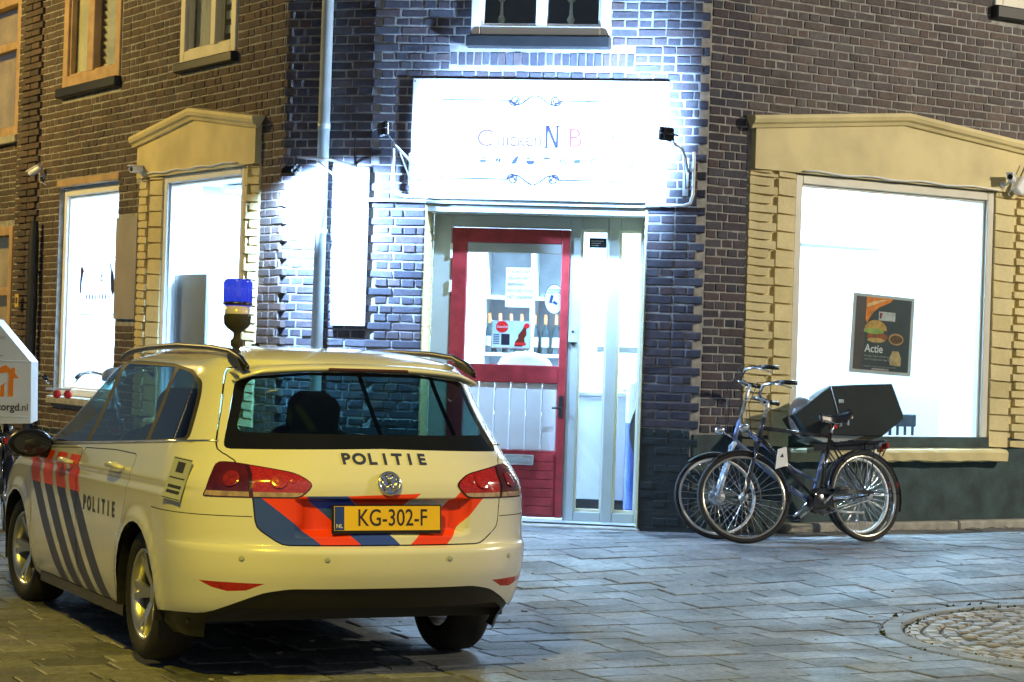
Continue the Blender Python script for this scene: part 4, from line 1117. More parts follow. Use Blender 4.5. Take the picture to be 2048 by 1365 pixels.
for i in range(3): MB().box(-.24, .44, -.008, 0, .3 + i * .4, .32 + i * .4).build('shelf_edge', 'white', ptn)

# ------------------------------------------------------------------ neighbouring house at the far end of the brown wall
T_N = T_L @ Tr(-6.38, .14, 0)
nh = thing('neighbour_house', 'neighbouring brick house with orange lit window frames at the far left', 'house', T_N)
def nwall():
    global shop
    return wall('brick_wall', -3.0, .0, [(-1.7, -.35, .75, 2.75), (-1.7, -.30, 3.75, 5.3)], Matrix(), parent=nh)
NW = nwall()
mb = MB(); z = .1; k = 0
while z < 5.6:
    x = -2.99
    while x < -.03:
        L = min(.22 if k % 2 else .11, -x)
        c = x + L / 2
        if not any(a - .02 < c < b + .02 and p - .03 < z < q + .03 for a, b, p, q in ((-1.7, -.35, .75, 2.75), (-1.7, -.30, 3.75, 5.3))) and L > .04: brick_geo(mb, L - .012, T=Tr(c, 0, z))
        x += L
    z += CP; k += 1
mb.build('bricks', 'brick_brown', NW, kind='stuff')
for z0, z1, x1 in ((.75, 2.75, -.35), (3.75, 5.3, -.30)):
    wd = bpy.data.objects.new('window', None); COL.objects.link(wd); wd.parent = nh
    mb = MB()
    for a, b, c, d in ((-1.7, -1.6, z0, z1), (x1 - .1, x1, z0, z1), (-1.6, x1 - .1, z0, z0 + .1), (-1.6, x1 - .1, z1 - .1, z1)): mb.box(a, b, -.03, .08, c, d, ch=.006)
    mb.box(-1.6, x1 - .1, .0, .05, z0 + (z1 - z0) * .62, z0 + (z1 - z0) * .62 + .09, ch=.005)
    mb.build('frame', 'frame_wood', wd)
    MB().box(-1.6, x1 - .1, .04, .046, z0 + .1, z1 - .1).build('pane', 'pane', wd)
    MB().box(-1.65, x1 - .05, .16, .17, z0 + .05, z1 - .05).build('curtain', 'curtain_o', wd) if False else MB().box(-1.65, x1 - .05, .16, .17, z0 + .05, z1 - .05).build('curtain', mat('curtain_o', (.60, .42, .22), .8, var=.2, scale=3), wd)
    MB().box(-1.75, x1 + .05, -.08, .02, z0 - .09, z0 - .004, ch=.01).build('sill', 'concrete', wd)
for x, z in ((-5.93, 1.92), (-5.62, 1.92)):
    hn = thing('house_number', 'small yellow plate beside the far dark upright, ' + ('left' if x < -5.8 else 'right') + ' of the pair', 'sign', T_L @ Tr(x, -.09 if x < -5.7 else -.02, z), 'small yellow plates')
    MB().box(-.05, .05, -.012, 0, -.07, .07, ch=.004).build('plate', mat('yellow', (.65, .45, .08), .5), hn)
    MB().box(-.025, .025, -.014, -.012, -.03, .035).build('print', 'ink', hn)
pd = thing('dark_upright', 'dark upright between the far house and the narrow lit window', 'drainpipe', T_L @ Tr(-5.50, -.09, 0))  # narrow dark upright standing on the wall
mb = MB(); mb.lathe([(.055, .1), (.055, 2.55), (.04, 2.7), (.04, 2.75)], 14); mb.build('pipe', 'dark', pd)
for z in (1.0, 2.2): mb = MB(); mb.lathe([(.06, z), (.06, z + .04)], 12); mb.box(-.01, .01, .03, .09, z, z + .03); mb.build('clip', 'dark', pd)

# ------------------------------------------------------------------ street lamps standing outside the frame
def street_lamp(x, y, rot, energy, col, lab, h=6.5, cone=None):
    t = thing('street_lamp', lab, 'street lamp', Tr(x, y, 0) @ Rz(rot), 'street lamps')
    mb = MB(); mb.lathe([(.10, 0), (.10, .9), (.07, 1.0), (.045, h), (0, h)], 16); mb.build('post', 'zinc', t)
    mb = MB(); mb.tube([(0, 0, h - .05), (.3, 0, h + .15), (.75, 0, h + .2)], .03, 8); mb.build('arm', 'zinc', t)
    mb = MB(); mb.lathe([(0, .12), (.12, .10), (.20, .02), (.20, 0), (.18, 0)], 20, T=Tr(.95, 0, h + .15)); mb.build('hood', 'zinc', t)
    mb = MB(); mb.ball((.95, 0, h + .12), .10, 14, sc=(1, 1, .6)); mb.build('bulb', emit('bulb_' + lab[:5], col, 6), t)
    d = bpy.data.lights.new('lamp_light', 'SPOT' if cone else 'POINT')
    if cone: d.spot_size = cone; d.spot_blend = .45                     # the hood cuts the light off towards the horizon
    d.energy = energy; d.color = col; d.shadow_soft_size = .14
    o = bpy.data.objects.new('lamp_light', d); COL.objects.link(o); o.parent = t; o.location = (.95, 0, h - .06)
street_lamp(-2.65, 4.6, R(12), 690, (1.0, .74, .015), 'yellow street lamp beside the road, lighting the parked police car', 5.5, R(142))
street_lamp(14.0, 12.6, R(150), 1900, (1.0, .88, .66), 'pale yellow street lamp down the street to the right', 6.5)
street_lamp(-10.4, 19.2, R(20), 640, (1.0, .70, .18), 'orange street lamp further up the side street', 6.0)
# ------------------------------------------------------------------ the police car
CAR_YAW = R(25.3)
_c, _s = math.cos(CAR_YAW), math.sin(CAR_YAW)
T_CAR = axes((-_s, _c, 0), (-_c, -_s, 0), (0, 0, 1), (-.515, 9.546, 0.0)) @ Tr(1.047, 0, 0) @ Ry(R(.75)) @ Tr(-1.047, 0, 0)      # x forward, y left, z up; origin under the rear bumper
car = thing('police_car', 'white police estate car with orange and blue stripes, parked in front of the shop', 'car', T_CAR)
# z, x0 (rear), La, nr, w (half width), x1 (front), Lf, nf
TAB = [(.17, .30, .40, 3.0, .80, 4.25, .5, 2.6), (.24, .20, 0.594, 2.55, .855, 4.42, .6, 2.6), (.33, .085, 0.66, 2.55, .880, 4.51, .62, 2.6), (.42, .035, 0.686, 2.55, .890, 4.545, .65, 2.6),
       (.52, .005, 0.686, 2.55, .897, 4.55, .66, 2.6), (.585, .0, 0.686, 2.55, .899, 4.55, .66, 2.6), (.61, .008, 0.686, 2.55, .8995, 4.55, .66, 2.6), (.625, .040, 0.66, 2.55, .8995, 4.55, .66, 2.6),
       (.70, .046, 0.66, 2.55, .9, 4.54, .68, 2.5), (.80, .050, 0.66, 2.55, .898, 4.48, .75, 2.4), (.865, .052, 0.66, 2.55, .893, 4.38, .85, 2.4), (.90, .058, 0.66, 2.55, .884, 4.22, .85, 2.4),
       (.95, .078, 0.66, 2.45, .870, 3.85, .70, 2.5), (.99, .100, 0.66, 2.35, .858, 3.46, .46, 2.6), (1.03, .128, 0.647, 2.25, .842, 3.30, .40, 2.6), (1.06, .150, 0.634, 2.25, .828, 3.23, .40, 2.6),
       (1.20, .258, 0.554, 2.15, .765, 2.98, .38, 2.6), (1.32, .345, 0.502, 2.15, .710, 2.74, .36, 2.6), (1.375, .385, 0.475, 2.15, .680, 2.62, .36, 2.6), (1.405, .41, 0.475, 2.15, .655, 2.53, .36, 2.6),
       (1.432, .47, .42, 2.5, .610, 2.42, .40, 2.5), (1.450, .60, .55, 2.4, .54, 2.30, .50, 2.4), (1.462, .80, .60, 2.2, .44, 2.16, .50, 2.2), (1.470, 1.05, .40, 2.0, .30, 2.0, .35, 2.0), (1.474, 1.30, .15, 2.0, .14, 1.75, .15, 2.0), (1.475, 1.45, .02, 2, .02, 1.6, .02, 2)]
TZ = np.array([t[0] for t in TAB]); TV = np.array([t[1:] for t in TAB])
def _pchip():
    h = np.diff(TZ); d = np.diff(TV, axis=0) / h[:, None]; m = np.zeros_like(TV)
    for i in range(1, len(TZ) - 1):
        for k in range(TV.shape[1]):
            a, b = d[i - 1, k], d[i, k]
            if a * b > 0:
                w1, w2 = 2 * h[i] + h[i - 1], h[i] + 2 * h[i - 1]
                m[i, k] = (w1 + w2) / (w1 / a + w2 / b)
    m[0], m[-1] = d[0], d[-1]
    return m
TM = _pchip()
def prm(z):
    z = min(max(z, TZ[0]), TZ[-1]); i = min(int(np.searchsorted(TZ, z, side='right')) - 1, len(TZ) - 2)
    h = TZ[i + 1] - TZ[i]; t = (z - TZ[i]) / h
    return ((2 * t**3 - 3 * t**2 + 1) * TV[i] + (t**3 - 2 * t**2 + t) * h * TM[i] + (-2 * t**3 + 3 * t**2) * TV[i + 1] + (t**3 - t**2) * h * TM[i + 1])
PA, PBk = .36, .70
def sst(a, b, x):
    t = min(1, max(0, (x - a) / (b - a))); return t * t * (3 - 2 * t)
def body(p, z):
    x0, La, nr, w_, x1, Lf, nf = prm(z)
    s = 1 if p >= 0 else -1; q = abs(p)
    if q <= PA:
        th = q / PA * PI / 2; c, sn = math.cos(th), math.sin(th); r = (c**nr + sn**nr) ** (-1 / nr)
        y = w_ * sn * r; x = x0 + La * (1 - c * r)
        if .64 < z < .85:                                              # plate recess in the tailgate
            x += .048 * sst(.44, .37, y) * sst(.655, .70, z) * sst(.838, .826, z)
    elif q <= PBk:
        u = (q - PA) / (PBk - PA); x = x0 + La + (x1 - Lf - x0 - La) * u; y = w_
        y += .012 * math.exp(-((z - .80) / .05) ** 2) * 0
    else:
        th = (1 - (q - PBk) / (1 - PBk)) * PI / 2; c, sn = math.cos(th), math.sin(th); r = (c**nf + sn**nf) ** (-1 / nf)
        y = w_ * sn * r; x = x1 - Lf * (1 - c * r)
    # soft wheel-arch flares and the shoulder crease along the side
    if .30 < q < .80 and z < .75:
        for wx in (1.047, 3.682):
            d = math.hypot(x - wx, z - .316); y += .016 * math.exp(-((d - .36) / .05) ** 2)
    if .2 < q < .8: y -= .008 * math.exp(-((z - .855) / .02) ** 2) * sst(.2, .3, q) * sst(.8, .7, q)
    return Vector((x, s * y, z + .030 * sst(1.22, 1.42, z) + .030 * sst(1.43, 1.468, z)))
def p_rear(y, z):
    x0, La, nr, w_ = prm(z)[:4]; Y = min(.9999, abs(y) / w_); c = (1 - Y**nr) ** (1 / nr)
    return math.copysign(math.atan2(Y, c) / (PI / 2) * PA, y)
def p_side(x, z, s=1):
    x0, La, nr, w_, x1, Lf, nf = prm(z)
    if x < x0 + La:
        c = min(1, max(0, 1 - (x - x0) / La)); Y = (1 - c**nr) ** (1 / nr); return s * math.atan2(Y, c) / (PI / 2) * PA
    if x <= x1 - Lf: return s * (PA + (PBk - PA) * (x - x0 - La) / (x1 - Lf - x0 - La))
    c = min(1, max(0, 1 - (x1 - x) / Lf)); Y = (1 - c**nf) ** (1 / nf)
    return s * (PBk + (1 - PBk) * (1 - math.atan2(Y, c) / (PI / 2)))
def p_front(y, z):
    x0, La, nr, w_, x1, Lf, nf = prm(z); Y = min(.9999, abs(y) / w_); c = (1 - Y**nf) ** (1 / nf)
    return math.copysign(PBk + (1 - PBk) * (1 - math.atan2(Y, c) / (PI / 2)), y)
def dens(poly, step=.08):
    out = []
    for i in range(len(poly)):
        a, b = poly[i], poly[(i + 1) % len(poly)]
        n = max(1, int(math.hypot(b[0] - a[0], b[1] - a[1]) / step))
        out += [(a[0] + (b[0] - a[0]) * k / n, a[1] + (b[1] - a[1]) * k / n) for k in range(n)]
    return out
def rnd(poly, r=.03, n=4):
    out = []
    N = len(poly)
    for i in range(N):
        p, a, b = Vector(poly[i]), Vector(poly[i - 1]), Vector(poly[(i + 1) % N])
        d1, d2 = (a - p), (b - p); k = min(r, d1.length * .45, d2.length * .45)
        A, B_ = p + d1.normalized() * k, p + d2.normalized() * k
        for j in range(n + 1):
            t = j / n; out.append(tuple(A * (1 - t)**2 + p * 2 * t * (1 - t) + B_ * t * t))
    return out
PS = 4.0                                             # p scaled so that the flat domain is not too squashed
def dom_rear(poly): return [(p_rear(y, z) * PS, z) for y, z in dens(poly)]
def dom_side(poly, s=1): return [(p_side(x, z, s) * PS, z) for x, z in dens(poly)]
def dom_front(poly): return [(p_front(y, z) * PS, z) for y, z in dens(poly, .1)]
# flat grid of the body
cols = []
for q in [i / 26 * PA for i in range(26)] + [PA + (PBk - PA) * i / 46 for i in range(46)] + [PBk + (1 - PBk) * i / 22 for i in range(23)]: cols.append(q)
cols = [-c for c in cols[:0:-1]] + cols
zr = sorted({.17, .19, .215, .24, .27, .30, .33, .36, .39, .42, .45, .48, .51, .54, .565, .585, .598, .61, .617, .625, .64, .655, .67, .685, .70, .72, .74, .76, .78, .80, .815, .826, .832, .838, .845, .855, .865, .88, .90, .915, .93, .95, .97, .99, 1.01, 1.03, 1.06, 1.09, 1.12, 1.16, 1.20, 1.24, 1.28, 1.32, 1.35, 1.375, 1.39, 1.405, 1.419, 1.432, 1.441, 1.45, 1.456, 1.462, 1.466, 1.47, 1.472, 1.474, 1.475})
bm = bmesh.new()
lay_t = bm.faces.layers.int.new('part')
g = [[bm.verts.new((c * PS, z, 0)) for c in cols] for z in zr]
for j in range(len(zr) - 1):
    for i in range(len(cols) - 1): bm.faces.new((g[j][i], g[j][i + 1], g[j + 1][i + 1], g[j + 1][i]))
def inside(poly, x, y):
    r = False; j = len(poly) - 1
    for i in range(len(poly)):
        if (poly[i][1] > y) != (poly[j][1] > y) and x < (poly[j][0] - poly[i][0]) * (y - poly[i][1]) / (poly[j][1] - poly[i][1]) + poly[i][0]: r = not r
        j = i
    return r
TAGS = ['body']
def cut(poly, name, only=None):
    if name not in TAGS: TAGS.append(name)
    t = TAGS.index(name)
    xs = [p[0] for p in poly]; zs = [p[1] for p in poly]; e = 1e-4
    bx0, bx1, bz0, bz1 = min(xs) - .02, max(xs) + .02, min(zs) - .01, max(zs) + .01
    pool = []
    for f in bm.faces:
        k = [v.co for v in f.verts]
        if max(v.x for v in k) > bx0 and min(v.x for v in k) < bx1 and max(v.y for v in k) > bz0 and min(v.y for v in k) < bz1: pool.append(f)
    for i in range(len(poly)):
        a, b = poly[i], poly[(i + 1) % len(poly)]
        d = Vector((b[0] - a[0], b[1] - a[1], 0))
        if d.length < 1e-6: continue
        a0, a1, b0, b1 = min(a[0], b[0]) - e, max(a[0], b[0]) + e, min(a[1], b[1]) - e, max(a[1], b[1]) + e
        loc = []
        for f in pool:
            k = [v.co for v in f.verts]
            if max(v.x for v in k) > a0 and min(v.x for v in k) < a1 and max(v.y for v in k) > b0 and min(v.y for v in k) < b1: loc.append(f)
        if not loc: continue
        ed = {x for f in loc for x in f.edges}; ve = {x for f in loc for x in f.verts}
        r_ = bmesh.ops.bisect_plane(bm, geom=list(loc) + list(ed) + list(ve), dist=1e-5, plane_co=(a[0], a[1], 0), plane_no=(d.y, -d.x, 0))
        pool = [f for f in pool if f.is_valid]; have = set(pool)
        for g_ in r_['geom']:
            if isinstance(g_, bmesh.types.BMFace) and g_ not in have: pool.append(g_); have.add(g_)
    for f in bm.faces:
        c = f.calc_center_median()
        if bx0 < c.x < bx1 and bz0 < c.y < bz1 and inside(poly, c.x, c.y):
            if only is None or TAGS[f[lay_t]] in only: f[lay_t] = t
def inset(poly, d):
    c = Vector((sum(p[0] for p in poly) / len(poly), sum(p[1] for p in poly) / len(poly))); N = len(poly); out = []
    ar = sum(poly[i][0] * poly[(i + 1) % N][1] - poly[(i + 1) % N][0] * poly[i][1] for i in range(N)); sg_ = 1 if ar > 0 else -1
    for i in range(N):
        p = Vector(poly[i]); a = (p - Vector(poly[i - 1])); b = (Vector(poly[(i + 1) % N]) - p)
        t = (a.normalized() + b.normalized())
        if t.length < 1e-6: t = a
        t.normalize(); out.append(tuple(p + Vector((-t.y, t.x)) * d * sg_))
    return out
def sy(poly): return [(-y, z) for y, z in poly]
GATE = rnd([(.615, .846), (.60, .70), (.49, .622), (-.49, .622), (-.60, .70), (-.615, .846), (-.66, 1.00), (-.72, 1.04), (-.605, 1.395), (.605, 1.395), (.72, 1.04), (.66, 1.00)], .03, 2)
cut(dom_rear(GATE), 'gate_seam'); cut(dom_rear(inset(GATE, .006)), 'tailgate')
DO1 = rnd([(1.20, .985), (1.62, .99), (2.26, .975), (2.26, .22), (1.52, .22), (1.42, .50), (1.28, .72)], .04, 2)
DO2 = rnd([(2.275, .975), (3.30, .935), (3.36, .80), (3.30, .22), (2.275, .22)], .04, 2)
for s in (1, -1):
    for D in (DO1, DO2):
        cut(dom_side(D, s), 'door_seam'); cut(dom_side(inset(D, .005), s), 'door')
DLO = rnd([(.58, 1.075), (1.3, 1.035), (2.4, .99), (3.30, .962), (2.92, 1.18), (2.62, 1.35), (2.48, 1.405), (2.0, 1.415), (1.3, 1.402), (.90, 1.376), (.73, 1.335), (.69, 1.29)], .04, 3)
PN = [[(.62, 1.087), (1.12, 1.058), (1.18, 1.384), (.91, 1.362), (.76, 1.322), (.72, 1.28)], [(1.18, 1.055), (2.20, 1.01), (2.18, 1.400), (1.24, 1.388)], [(2.27, 1.006), (3.25, .974), (2.89, 1.178), (2.60, 1.342), (2.47, 1.392), (2.25, 1.399)]]
for s in (1, -1):
    cut(dom_side(DLO, s), 'window_trim')
    for P_ in PN: cut(dom_side(rnd(P_, .03, 3), s), 'side_window')
RW = rnd([(-.690, 1.046), (0, 1.060), (.690, 1.046), (.578, 1.352), (.30, 1.378), (0, 1.384), (-.30, 1.378), (-.578, 1.352)], .03, 3)
cut(dom_rear(RW), 'glass_border')
RWI = rnd([(-.625, 1.125), (.625, 1.125), (.54, 1.345), (.28, 1.368), (-.28, 1.368), (-.54, 1.345)], .04, 3)
cut(dom_rear(RWI), 'rear_window')
for s in (1, -1):
    f = (lambda q: q) if s > 0 else (lambda q: [(-y, z) for y, z in q])
    cut(dom_front(f([(.0005, 1.01), (.76, 1.01), (.60, 1.37), (.55, 1.385), (.0005, 1.39)])), 'windscreen')
    cut(dom_front(f([(.0005, .55), (.55, .56), (.55, .64), (.0005, .64)])), 'grille')
    cut(dom_front(f([(.0005, .24), (.62, .24), (.70, .36), (.0005, .38)])), 'grille')
    cut(dom_front(f([(.56, .58), (.80, .62), (.83, .70), (.58, .67)])), 'headlamp')
TL = rnd([(x, z - .026) for x, z in [(.345, .925), (.40, .872), (.43, .862), (.798, .858), (.790, .885), (.730, 1.018), (.655, 1.014), (.53, .994), (.42, .975)]], .035, 3)
TLS = [(.884, .862), (.884, .905)]
for s in (1, -1):
    f = (lambda q: q) if s > 0 else sy
    cut(dom_rear(f(TL)), 'tail_lamp'); cut(dom_rear(f(inset(TL, .006))), 'tail_lens' )
    cut(dom_rear(f([(.40, .840), (.83, .838), (.83, .861), (.40, .861)])), 'clear_strip', only=('tail_lens',))
    cut(dom_rear(f([(.605, .82), (.622, .82), (.622, 1.05), (.605, 1.05)])), 'tail_lamp', only=('tail_lens', 'clear_strip'))
    RF = [(.56, .452), (.805, .455), (.76, .428), (.70, .412), (.63, .418)]
    cut(dom_rear(f(RF)), 'reflector')
DF = rnd([(-.885, .15), (.885, .15), (.885, .285), (.76, .30), (.66, .36), (.56, .41), (.45, .43), (-.45, .43), (-.56, .41), (-.66, .36), (-.76, .30), (-.885, .285)], .03, 2)
for s in (1, -1): cut(dom_side([(.20, .15), (.80, .15), (.80, .28), (.20, .285)], s), 'diffuser')
cut(dom_rear(DF), 'diffuser')
BT = [(.885, .752), (.886, .748), (.0, .748), (-.886, .748)]
# bumper joint running from the tailgate round to the wheel arch
for s in (1, -1):
    f = (lambda q: q) if s > 0 else sy
    cut(dom_rear(f([(.612, .748), (.80, .748), (.80, .752), (.612, .752)])), 'door_seam', only=('body',))
    xe = body(p_rear(.80, .75), .75).x
    cut(dom_side([(xe, .748), (.80, .752), (.80, .756), (xe, .752)], s), 'door_seam', only=('body',))
    cut(dom_side(rnd([(.62, .80), (.80, .80), (.80, .97), (.62, .97)], .03, 2), s), 'door_seam', only=('body',)) if s < 0 else None
    if s < 0: cut(dom_side(rnd([(.625, .805), (.795, .805), (.795, .965), (.625, .965)], .03, 2), s), 'fuel_flap', only=('door_seam',))
# livery
B1 = [(.625, 0.842), (.585, 0.842), (.30, .615), (.62, .615)]
RD1 = [(.585, 0.842), (.385, 0.846), (.115, .615), (.30, .615)]
B2 = [(.385, 0.846), (.195, 0.848), (.095, .775), (-.075, .615), (.115, .615)]
RD2 = [(.195, 0.848), (-.165, 0.860), (-.075, .79), (.112, .79)]
RD3 = [(-.375, 0.868), (-.545, 0.876), (-.29, .615), (-.10, .615)]
for P_, n in ((B1, 'blue_stripe'), (RD1, 'orange_stripe'), (B2, 'blue_stripe'), (RD2, 'orange_stripe'), (RD3, 'orange_stripe')): cut(dom_rear(P_), n, only=('tailgate',))
for k in range(4):
    x0_ = 3.36 - k * .30; w_ = .195
    lo = [(x0_ - .05 - (.74 - .20) * 1.12, .20), (x0_ - .05, .74), (x0_ - .05 - w_, .74), (x0_ - .05 - w_ - (.74 - .20) * 1.12, .20)]
    hi = [(x0_ - .05, .74), (x0_ + .03, .93), (x0_ + .03 - w_ - .03, .93), (x0_ - .05 - w_ - .03, .74)]
    for s in (1, -1):
        cut(dom_side(lo, s), 'side_stripe', only=('door', 'body')); cut(dom_side(hi, s), 'orange_stripe', only=('door', 'body'))
for s in (1, -1):
    for wx in (1.047, 3.682):
        cut(dom_side([(wx + .352 * math.cos(a * PI / 14), .316 + .352 * math.sin(a * PI / 14)) for a in range(-4, 19)], s), 'arch')
cut(dom_rear([(-.74, .14), (.74, .14), (.74, .275), (.64, .325), (-.64, .325), (-.74, .275)]), 'arch')
# into 3-D
M['black_glass'] = mat('black_glass', (.008, .009, .010), .04, spec=.6)
M['trim_black'] = mat('trim_black', (.010, .010, .011), .6, spec=.2)
M['paint'] = mat('paint', (.70, .70, .66), .22, var=.02, scale=2, coat=.8, rvar=.03)
M['car_glass'] = glass('car_glass', (.42, .66, .65), 1.0)
M['orange_film'] = mat('orange_film', (.85, .055, .008), .35, var=.03)
M['blue_film'] = mat('blue_film', (.03, .075, .55), .35, var=.05)
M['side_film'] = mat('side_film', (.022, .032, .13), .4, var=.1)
M['side_glass'] = glass('side_glass', (.26, .38, .37), 1.0)
M['lens_red'] = mat('lens_red', (.22, .006, .004), .12, var=.5, scale=22, coat=1.0)
_n = M['lens_red'].node_tree.nodes; _l = M['lens_red'].node_tree.links
_v = _n.new('ShaderNodeTexVoronoi'); _v.inputs['Scale'].default_value = 85; _t = _n.new('ShaderNodeTexCoord'); _l.new(_t.outputs['Object'], _v.inputs['Vector'])
_r2 = _n.new('ShaderNodeValToRGB'); _r2.color_ramp.elements[0].color = (.60, .030, .010, 1); _r2.color_ramp.elements[1].color = (.34, .012, .006, 1); _r2.color_ramp.elements[1].position = .55  # bright inner lens: retroreflected light put into its red, outer lens darker
_l.new(_v.outputs['Distance'], _r2.inputs[0]); _l.new(_r2.outputs[0], _n['Principled BSDF'].inputs['Base Color'])
M['lens_dark'] = mat('lens_dark', (.085, .007, .005), .10, var=.3, scale=14, coat=1.0); M['lens_mid'] = mat('lens_mid', (.22, .014, .008), .12, var=.3, scale=40, coat=1.0)
M['lens_clear'] = mat('lens_clear', (.40, .28, .24), .15, var=.3, scale=30, coat=1.0)
M['reflex'] = mat('reflex', (.42, .012, .008), .2, var=.25, scale=60, coat=.6)
M['lamp_dark'] = mat('lamp_dark', (.05, .006, .006), .12, coat=1.0)
MATS = {'body': 'paint', 'gate_seam': 'black', 'tailgate': 'paint', 'door_seam': 'black', 'door': 'paint', 'fuel_flap': 'paint', 'window_trim': 'trim_black', 'side_window': 'side_glass', 'rear_window': 'car_glass', 'windscreen': 'car_glass', 'grille': 'black', 'glass_border': 'black_glass', 'headlamp': 'lens_clear', 'tail_lamp': 'lamp_dark', 'tail_lens': 'lens_red', 'clear_strip': 'lens_clear', 'reflector': 'reflex', 'diffuser': 'black', 'blue_stripe': 'blue_film', 'orange_stripe': 'orange_film', 'side_stripe': 'side_film'}
def nrm(p, z):
    e = 1e-3; z1, z0 = min(z + e, TZ[-1]), max(z - e, TZ[0])
    a = body(min(p + e, 1), z) - body(max(p - e, -1), z); b = body(p, z1) - body(p, z0)
    n = a.cross(b)
    if n.length < 1e-12: return Vector((0, 0, 1))
    return (-n.normalized())
def body_part(tag_, name, faces, parent=car, off=0.0, matname=None, label=None, origin=None):
    vid = {}; vs = []; ns = []; fs = []
    for f in faces:
        q = []
        for v in f.verts:
            if v.index not in vid:
                p, z = v.co.x / PS, v.co.y; n = nrm(p, z); vid[v.index] = len(vs); vs.append(body(p, z) + n * off); ns.append(n)
            q.append(vid[v.index])
        fs.append(q[::-1])
    me = bpy.data.meshes.new(name); me.from_pydata([tuple(v) for v in vs], [], fs)
    me.materials.append(M[matname or MATS[tag_]]); me.polygons.foreach_set('use_smooth', [True] * len(fs)); me.update()
    me.normals_split_custom_set_from_vertices([tuple(n) for n in ns])
    o = bpy.data.objects.new(name, me); COL.objects.link(o); o.parent = parent
    if label: o['label'] = label
    return o
bm.verts.index_update()
by = {}
for f in bm.faces: by.setdefault(TAGS[f[lay_t]], []).append(f)
def islands(fs):
    S_ = set(fs); out = []
    while S_:
        st_ = [S_.pop()]; isl = []
        while st_:
            f = st_.pop(); isl.append(f)
            for e in f.edges:
                for h in e.link_faces:
                    if h in S_: S_.discard(h); st_.append(h)
        out.append(isl)
    return out
lamps = []
def ctr(fs): return sum((f.calc_center_median() for f in fs), Vector()) / len(fs)
body_part('body', 'body_shell', by['body'])
for t in ('tailgate', 'window_trim', 'glass_border', 'diffuser'): body_part(t, t, by[t], off=-.003 if t in ('window_trim', 'glass_border') else (-.012 if t == 'diffuser' else 0))
body_part('gate_seam', 'gate_seam', by['gate_seam'], off=-.007)
for isl in islands(by['door_seam']):
    if len(isl) > 2: body_part('door_seam', 'door_seam', isl, off=-.007)
for t, n in (('side_window', 'side_window'), ('rear_window', 'rear_window'), ('windscreen', 'windscreen'), ('grille', 'grille'), ('headlamp', 'headlight'), ('reflector', 'reflector'), ('fuel_flap', 'fuel_flap'), ('blue_stripe', 'blue_stripe'), ('side_stripe', 'blue_stripe'), ('orange_stripe', 'orange_stripe')):
    for isl in islands(by.get(t, [])):
        if len(isl) > 1: body_part(t, n, isl, off=-.003 if 'window' in n else .0)
doors = [(ctr(i), body_part('door', 'door', i)) for i in islands(by['door']) if len(i) > 8]
tls = []
for isl in islands(by['tail_lamp'] + by['tail_lens'] + by['clear_strip']):
    sub = [f for f in isl if TAGS[f[lay_t]] == 'tail_lamp']
    o = body_part('tail_lamp', 'tail_light', sub, off=.002); tls.append((ctr(isl), o))
    for t, n in (('tail_lens', 'red_lens'), ('clear_strip', 'clear_lens')):
        for j2 in islands([f for f in isl if TAGS[f[lay_t]] == t]):
            outer = t == 'tail_lens' and abs(body(ctr(j2).x / PS, .93).y) > .62
            body_part(t, n, j2, parent=o, off=.006, matname='lens_dark' if outer else None)
    sgn_ = 1 if ctr(isl).x > 0 else -1
    for yy, rr_ in ((.50, .042), (.44, .016), (.69, .040)):
        p_ = p_rear(sgn_ * yy, .915); n_ = nrm(p_, .915); P_ = body(p_, .915) + n_ * .0075
        xa_ = Vector((0, -1, 0)); xa_ = (xa_ - n_ * xa_.dot(n_)).normalized()
        rb = MB(); rb.lathe([(rr_, 0), (rr_ * .9, .0015), (rr_ * .55, .0005), (rr_ * .2, .002), (0, .002)], 20); rb.build('reflector_cup', 'lens_red' if yy < .62 else 'lens_mid', o, axes(xa_, n_.cross(xa_), n_, P_))
bm.free()
# wheel wells, underbody
for s in (1, -1):
    for wx in (1.047, 3.682):
        mb = MB(); prof = [(.36, .44), (.36, .885), (.352, .885)]
        T = Tr(wx, 0, .316) @ Matrix(((1, 0, 0, 0), (0, 0, s, 0), (0, -1 if s > 0 else 1, 0, 0), (0, 0, 0, 1)))
        vs = []; N = 20
        for i in range(N + 1):
            a = -.25 + (PI + .5) * i / N
            vs += [(wx + .353 * math.cos(a), s * .50, .316 + .353 * math.sin(a)), (wx + .353 * math.cos(a), s * .893, .316 + .353 * math.sin(a))]
        mb.add(vs, [(2 * i, 2 * i + 1, 2 * i + 3, 2 * i + 2) for i in range(N)])
        mb.add([(wx + .353 * math.cos(-.25 + (PI + .5) * i / 23), s * .50, .316 + .353 * math.sin(-.25 + (PI + .5) * i / 23)) for i in range(24)], [tuple(range(24))])
        mb.build('wheel_arch_liner', 'black', car)
mb = MB(); mb.box(1.4, 3.3, -.76, .76, .18, .24); mb.box(.9, 1.4, -.48, .48, .27, .33); mb.box(.30, .62, -.60, .60, .33, .40); mb.box(1.45, 3.28, -.845, .845, .165, .22); mb.build('underbody', 'black', car)
mb = MB(); mb.box(.9, 1.15, -.70, .70, .24, .30); mb.build('rear_axle', 'black', car)
